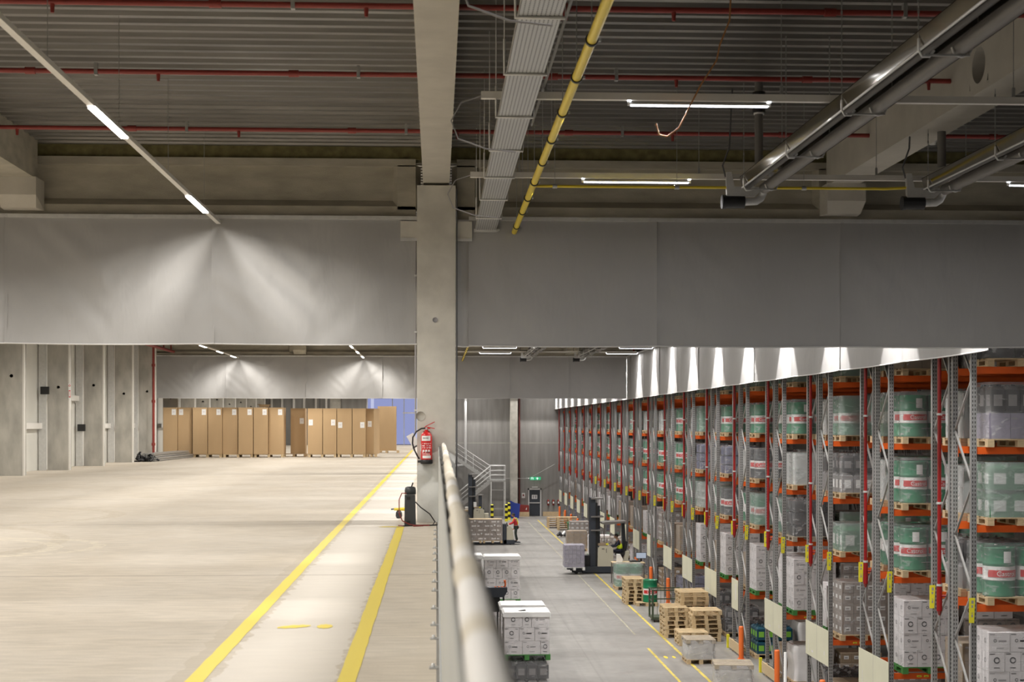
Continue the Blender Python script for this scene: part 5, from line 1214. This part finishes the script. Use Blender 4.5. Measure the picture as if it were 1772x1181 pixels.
# reach truck with seated driver
def reach(loc, lab, mast_h, driver=True):
    rt = thing('reach_truck', lab, 'reach truck', loc)
    MB().prism([(-1.05, .05), (1.0, .05), (1.12, .15), (1.05, .33), (-.95, .33), (-1.08, .22)], 'y', -.55, .55, 'truck_dark').obj('chassis', rt)
    mb = MB(); mb.prism([(-.32, .34), (-.30, 1.22), (-.22, 1.32), (.30, 1.32), (.42, 1.22), (.44, .34)], 'y', -.54, .40, 'truck_beige'); bc = mb.obj('battery_cover', rt)
    m = MB(); m.box(-.12, -.546, 1.16, .0, -.541, 1.20, 'ink')
    for q in range(3): m.box(.08, -.546, 1.0+q*.07, .11, -.541, 1.05+q*.07, 'ink')
    m.obj('decal', bc)
    MB().box(-.28, -.5, 1.32, .15, .38, 1.42, 'carton_brown').box(-.30, -.52, 1.20, .42, -.5, 1.33, 'truck_dark').obj('dashboard', rt)
    MB().box(.08, -.53, 1.36, .2, -.4, 1.44, 'yellow_sign').obj('control_button', rt)
    for y in (-.33, .20):
        MB().box(-.66, y, .12, -.40, y+.13, mast_h, 'truck_dark').obj('mast_column', rt)
        MB().box(-.40, y+.02, .12, -.30, y+.11, mast_h-.25, 'black').obj('inner_mast', rt)
    for zz in (mast_h-.08, mast_h-.95, mast_h-1.6): MB().box(-.62, -.42, zz, -.02, .40, zz+.07, 'tube_grey').obj('crossbar', rt)
    MB().box(-.36, -.08, .3, -.16, .18, mast_h-.4, 'truck_dark').obj('lift_cylinder', rt)
    mb = MB(); mb.box(-.95, -.35, .28, -.68, .4, .85, 'black'); mb.obj('fork_carriage', rt)
    for y in (-.25, .20): MB().box(-1.75, y, .16, -.9, y+.1, .20, 'truck_dark').obj('fork', rt)
    for y in (-.5, .38): MB().box(-1.55, y, .05, -1.0, y+.14, .25, 'truck_dark').obj('support_leg', rt)
    for x, y in ((-1.35, -.43), (-1.35, .45), (.6, 0)): MB().lathe([(0, -.05), (.13, -.05), (.13, .05), (0, .05)], (x, y, .13), 'black', 18, 'y').obj('wheel', rt)
    if driver:
        mb = MB(); mb.prism([(-.10, 2.36), (.1, 2.32), (1.0, 2.42), (1.05, 2.50), (.1, 2.46), (-.10, 2.42)], 'y', -.5, .5, 'tube_grey'); mb.obj('overhead_guard', rt)
        for x, y in ((.28, -.45), (.10, .45)): MB().box(x-.02, y-.02, 1.32, x+.02, y+.02, 2.36, 'carton_taupe').obj('guard_post', rt)
        mb = MB(); mb.prism([(.80, .33), (1.10, .33), (1.15, 1.0), (1.05, 2.45), (.90, 2.45), (.95, 1.0)], 'y', .1, .5, 'truck_dark'); mb.obj('rear_pillar', rt)
        mb = MB(); mb.prism([(.50, .33), (1.10, .33), (1.22, 1.05), (1.05, 1.05), (.95, .62), (.60, .45)], 'y', -.45, .45, 'truck_beige'); mb.obj('rear_cowl', rt)
        mb = MB(); mb.box(.58, -.25, .85, 1.05, .25, .97, 'black'); mb.prism([(.98, .95), (1.08, .95), (1.16, 1.5), (1.08, 1.5)], 'y', -.22, .22, 'black'); mb.obj('seat', rt)
        MB().prism([(.38, .34), (.60, .34), (.60, .42), (.44, .58), (.38, .58)], 'y', -.5, -.2, 'guard_orange').obj('step', rt)
        MB().tube([(.30, -.1, 1.36), (.36, -.1, 1.45), (.36, .1, 1.45), (.30, .1, 1.36)], .018, 'black', 8).obj('steering_grip', rt)
    else:
        MB().box(.45, -.4, .33, .75, .4, .95, 'truck_beige').obj('rear_cowl', rt)
        mb = MB(); mb.box(.05, -.2, 1.32, .28, .2, 2.2, 'truck_dark'); mb.box(-.05, -.3, 2.2, .4, .3, 2.26, 'tube_grey'); mb.obj('operator_post', rt)
        MB().box(-.3, -.4, 1.42, -.1, -.1, 1.75, 'label_white').obj('screen', rt)
    return rt
reach((8.02, 72.0, ZL), 'dark reach truck with beige battery cover, cab guard and seated driver', 3.62)
worker((8.82, 71.9, ZL+.98), math.pi, 'person in yellow hi-vis vest over dark clothes seated in the reach truck', 'navy_cloth', 'navy_cloth', 'hivis', sit)
rt = load('jugs_white', (6.55, 71.5, ZL+.2), 'violet-grey wrapped bottle pack load held on the reach truck forks', 'pallet load')
for c in list(rt.children):
    if c.name.startswith('carton_stack'): c.data = cartons(.95, .95, 5, .21, 'violet', 'plain', 33, 5)
    elif c.name.startswith('film'): c.data = film_shell(1.0, .99, 1.07, 'film', 4)
    elif c.name.startswith('pallet'): c.data = pallet_mb(1.0, 1.0, 'drum_white').mesh('pallet')
reach((2.88, 104.5, ZL), 'driverless reach truck with tall black mast parked below the steel stair', 3.72, False)
# goods around the trucks
load('brown_tag', (8.45, 88.8, ZL), 'brown carton load stacked by the racks behind the reach truck mast')
load('brown_plain', (7.9, 84.6, ZL), 'plain brown carton load left of the reach truck mast')
load('ring3', (8.75, 80.5, ZL), 'white carton load just behind the reach truck mast')
load('brown_tag', (8.9, 76.3, ZL), 'brown carton load seen through the reach truck cab')
rt = thing('wheelie_bin', 'green wheeled bin with a white sticker by the far racks', 'bin', (8.42, 92.8, ZL))
mb = MB(); vs = []
for z, a, b_ in ((.12, .2, .22), (1.0, .29, .34)): vs += [(-a, -b_, z), (a, -b_, z), (a, b_, z), (-a, b_, z)]
mb.add(vs, [(0, 1, 2, 3), (0, 4, 5, 1), (1, 5, 6, 2), (2, 6, 7, 3), (3, 7, 4, 0), (4, 5, 6, 7)], 'bin_green'); mb.obj('body', rt)
MB().prism([(-.32, 1.0), (.33, 1.0), (.30, 1.08), (-.28, 1.10)], 'y', -.37, .37, 'bin_green').obj('lid', rt)
MB().box(-.16, -.335, .45, .06, -.30, .95, 'label_white').obj('sticker', rt)
for x in (-.2, .2): MB().lathe([(0, -.03), (.1, -.03), (.1, .03), (0, .03)], (x, .18, .1), 'black', 14, 'x').obj('wheel', rt)
mb = MB(); rnd = random.Random(2)
for q in range(10):
    a = Vector((rnd.uniform(-.4, .4), rnd.uniform(-.3, .3), .1)); mb.tube([a, a+Vector((.15, .1, .15)), a+Vector((.3, 0, -.02))], [.08, .16, .08], 'can_black' if q % 3 else 'label_white', 8)
tag(mb.obj('refuse_bag', loc=(8.0, 95.0, ZL)), 'black refuse bags slumped left of the green bin', 'bag')
# packing table
rt = thing('packing_table', 'small work table strewn with black gear by the racks', 'table', (8.55, 67.0, ZL))
MB().box(-.7, -.4, .92, .75, .4, .96, 'wood_pale').obj('table_top', rt)
for x in (-.66, .70):
    for y in (-.36, .36): MB().box(x-.025, y-.025, 0, x+.025, y+.025, .92, 'tube_grey').obj('leg', rt)
tag(MB().prism([(-.28, 0), (-.05, 0), (0, .12), (-.12, .35), (-.28, .36)], 'y', -.1, .1, 'label_white').obj('plastic_bag', loc=(8.35, 67, ZL+.96)), 'white plastic bag at the left of the work table', 'bag')
tag(MB().box(-.2, -.15, 0, .28, .15, .05, 'black').box(-.12, -.1, .06, .1, .1, .11, 'can_grey').obj('scanner_case', loc=(8.85, 67, ZL+.96)), 'flat black case on the work table', 'case')
# monitors glowing in the racks
tag(MB().box(-.24, -.02, 0, .24, .02, .28, 'black').box(-.22, -.024, .02, .22, -.021, .26, 'screen').box(-.04, -.03, -.12, .04, .03, 0, 'black').box(-.12, -.08, -.13, .12, .08, -.12, 'black').obj('monitor', loc=(9.2, 67.2, ZL+1.09)), 'glowing monitor beside the racks at the work table', 'monitor')

# ------------------------------------------------------------------ far wall of the lower hall
YF = YW
rt = thing('exit_door', 'dark steel exit door in a grey frame on the far wall of the lower hall', 'door', (7.66, YF-.06, ZL))
rt['kind'] = 'structure'; rt.name = 'door_1'
MB().box(-.42, -.03, .03, .42, .02, 2.05, 'truck_dark').obj('leaf', rt); leaf = rt.children[0]
mb = MB(); mb.box(-.52, -.06, 0, -.42, .05, 2.15, 'galv_light'); mb.box(.42, -.06, 0, .52, .05, 2.15, 'galv_light'); mb.box(-.52, -.06, 2.05, .52, .05, 2.15, 'galv_light'); mb.obj('frame', rt)
MB().box(-.40, -.09, 1.0, .40, -.05, 1.07, 'galv_light').obj('push_bar', leaf)
MB().box(-.22, -.04, 1.34, .20, -.035, 1.65, 'label_white').box(-.17, -.045, 1.38, -.04, -.041, 1.6, 'ink_grey').box(.02, -.045, 1.38, .15, -.041, 1.6, 'ink_grey').obj('notice', leaf)
mb = MB(); mb.box(-.42, -.02, -.11, .42, .02, .13, 'exit_green')
mb.box(-.34, -.026, -.07, -.16, -.021, .09, 'exit_white'); mb.box(-.30, -.030, -.07, -.22, -.027, .05, 'exit_green'); mb.prism([(.02, .01), (.28, .01), (.15, .10)], 'y', -.028, -.022, 'exit_white'); mb.box(.11, -.028, -.08, .19, -.022, .02, 'exit_white')
tag(mb.obj('exit_sign', loc=(7.70, YF-.35, -2.62)), 'green exit sign with white arrow above the far door', 'sign')
tag(MB().tube([(6.2, YF-.35, -2.60), (7.2, YF-.35, -2.60)], .02, 'galv_light', 6).tube([(7.2, YF-.35, -2.60), (9.2, YF-.35, -1.5)], .015, 'galv_light', 6).tube([(3.8, YF-.35, -2.6), (6.3, YF-.35, -2.6)], .02, 'galv_light', 6).obj('cable_conduit'), 'thin conduit running from the stair to the exit sign', 'conduit')
tag(MB().box(-.22, -.05, -.05, .22, .05, .05, 'galv_light').obj('emergency_light', loc=(7.68, YF-.06, -3.30)), 'small emergency light bar just above the exit door', 'lamp')
for i in range(3):
    x = 8.72+i*.40
    rt = thing('fire_extinguisher', 'red extinguisher on the far wall right of the exit door, %s of three' % ['left', 'middle', 'right'][i], 'fire extinguisher', (x, YF-.14, -4.72), group='extinguishers on the far wall')
    MB().lathe([(0, 0), (.085, 0), (.09, .38), (.03, .46), (0, .48)], (0, 0, 0), 'red', 14).obj('cylinder', rt); MB().tube([(0, 0, .46), (-.1, -.03, .42), (-.13, -.03, .15)], .015, 'black', 6).obj('hose', rt); MB().box(-.05, -.095, .15, .05, -.088, .3, 'label_white').obj('label_print', rt)
tag(MB().box(-.13, -.03, -.2, .13, 0, .2, 'label_white').box(-.05, -.035, -.05, .05, -.031, .1, 'red').obj('wall_notice', loc=(6.78, YF-.02, -3.95)), 'white notice with a red mark left of the exit door', 'notice')
rt = thing('sand_chest', 'dull red chest on a timber base left of the exit door', 'chest', (6.80, YF-.5, ZL))
MB().box(-.42, -.3, 0, .40, .3, .36, 'wood').obj('base', rt); MB().prism([(-.40, .36), (.38, .36), (.38, .86), (-.40, .92)], 'y', -.28, .28, 'red').obj('chest_box', rt); MB().prism([(.1, .55), (.2, .52), (.22, .72)], 'y', -.29, -.285, 'label_white').obj('label', rt)
rt = thing('waste_container', 'blue waste container in front of the pale pier', 'bin', (6.0, 114.6, ZL))
MB().prism([(-.32, 0), (.28, 0), (.38, 1.05), (-.42, 1.05)], 'y', -.35, .35, 'blue').obj('body', rt); MB().prism([(-.45, 1.05), (.40, 1.05), (.0, 1.14), (-.3, 1.30), (-.42, 1.25)], 'y', -.36, .36, 'blue').obj('lid', rt)
def hazard_post(x, y, lab, h=1.2):
    mb = MB()
    n_ = 6
    for q in range(n_): mb.lathe([(.11, 0), (.11, h/n_)], (x, y, ZL+q*h/n_), 'yellow_sign' if q % 2 == 0 else 'black', 14)
    mb.lathe([(.11, 0), (.08, .05), (0, .06)], (x, y, ZL+h), 'yellow_sign', 14); tag(mb.obj('bollard'), lab, 'bollard', 'yellow and black bollards')
hazard_post(4.10, 110.5, 'yellow and black bollard left, in front of the stair foot'); hazard_post(5.15, 110.5, 'yellow and black bollard right, by the stair support leg')
hazard_post(5.42, 112.0, 'yellow and black bollard partly behind the other, beside the blue container', 1.25)
for i, (x0, x1, lab) in enumerate(((8.3, 10.6, 'timber floor board along the far wall right of the exit door'),)):
    tag(MB().box(x0, YF-.25, ZL, x1, YF-.1, ZL+.34, 'wood').obj('floor_board'), lab, 'board')
# small goods left of the parked reach truck
rt = thing('goods_trolley', 'wooden trolley with white packs left of the parked mast', 'trolley', (1.95, 106.3, ZL))
MB().box(-.5, -.4, .1, .5, .4, .2, 'wood').box(-.5, -.4, 1.0, .5, .4, 1.1, 'wood').obj('deck', rt)
for x in (-.45, .45): MB().box(x-.04, -.4, .1, x+.04, -.34, 1.05, 'white_steel').obj('post', rt)
for i, (x, z, lab) in enumerate(((-.2, .2, 'white pack at the bottom of the wooden trolley, left'), (.22, .2, 'white pack at the bottom of the wooden trolley, right'), (-.22, 1.1, 'white pack on top of the wooden trolley, left'), (.25, 1.1, 'white pack on top of the wooden trolley, right'))):
    tag(MB().box(-.17, -.2, 0, .17, .2, .32 if i < 2 else .2, 'label_white').obj('white_pack', loc=(1.95+x, 106.3, ZL+z)), lab, 'pack')
# steel stair
rt = thing('steel_stair', 'galvanised steel stair with landing and pipe handrails at the far wall', 'stair', (0, 0, 0))
SY = 113.6; zp = -2.62; xl, xr = 4.1, 5.25
MB().box(xl, SY, zp-.12, xr, SY+1.9, zp, 'galv').obj('landing', rt)
for x in (xl+.05, xr-.05):
    for y in (SY+.05, SY+1.85): MB().box(x-.04, y-.04, ZL, x+.04, y+.04, zp, 'galv_light').obj('leg', rt)
for zz in (ZL+.75, zp-.75): MB().bar((xl, SY+.05, zz), (xr, SY+.05, zz), .06, .06, 'galv').obj('crosspiece', rt)
def flight(xa, za, xb, zb, y0, y1, nm):
    f = MB()
    for y in (y0, y1): f.bar((xa, y, za-.1), (xb, y, zb-.1), .03, .26, 'galv')
    n_ = int(abs(zb-za)/.19)
    for q in range(n_): t = (q+.5)/n_; f.cbox((xa+(xb-xa)*t, (y0+y1)/2, za+(zb-za)*t), (.26, y1-y0, .03), 'galv')
    f.obj(nm, rt)
    h = MB()
    for y in (y0, y1):
        for dz, r_ in ((1.05, .028), (.70, .018), (.36, .018)): h.tube([(xa, y, za+dz), (xb, y, zb+dz)], r_, 'galv_light', 7)
    for t in (0, .33, .66, 1):
        for y in (y0, y1): h.tube([(xa+(xb-xa)*t, y, za+(zb-za)*t-.1), (xa+(xb-xa)*t, y, za+(zb-za)*t+1.05)], .02, 'galv_light', 6)
    h.obj('handrail', rt)
flight(xl, zp, .2, -.02, SY+1.0, SY+1.85, 'upper_flight')
flight(xl, zp, .55, ZL+.05, SY+.05, SY+.9, 'lower_flight')
h = MB()
for dz, r_ in ((1.08, .03), (.70, .018), (.36, .018)): h.tube([(xl, SY+.05, zp+dz), (xr-.03, SY+.05, zp+dz), (xr-.03, SY+1.85, zp+dz), (xl, SY+1.85, zp+dz)], r_, 'galv_light', 7)
for x, y in ((xr-.03, SY+.05), (xr-.03, SY+1.85), (xl, SY+.05)): h.tube([(x, y, zp), (x, y, zp+1.08)], .025, 'galv_light', 6)
h.obj('handrail', rt)
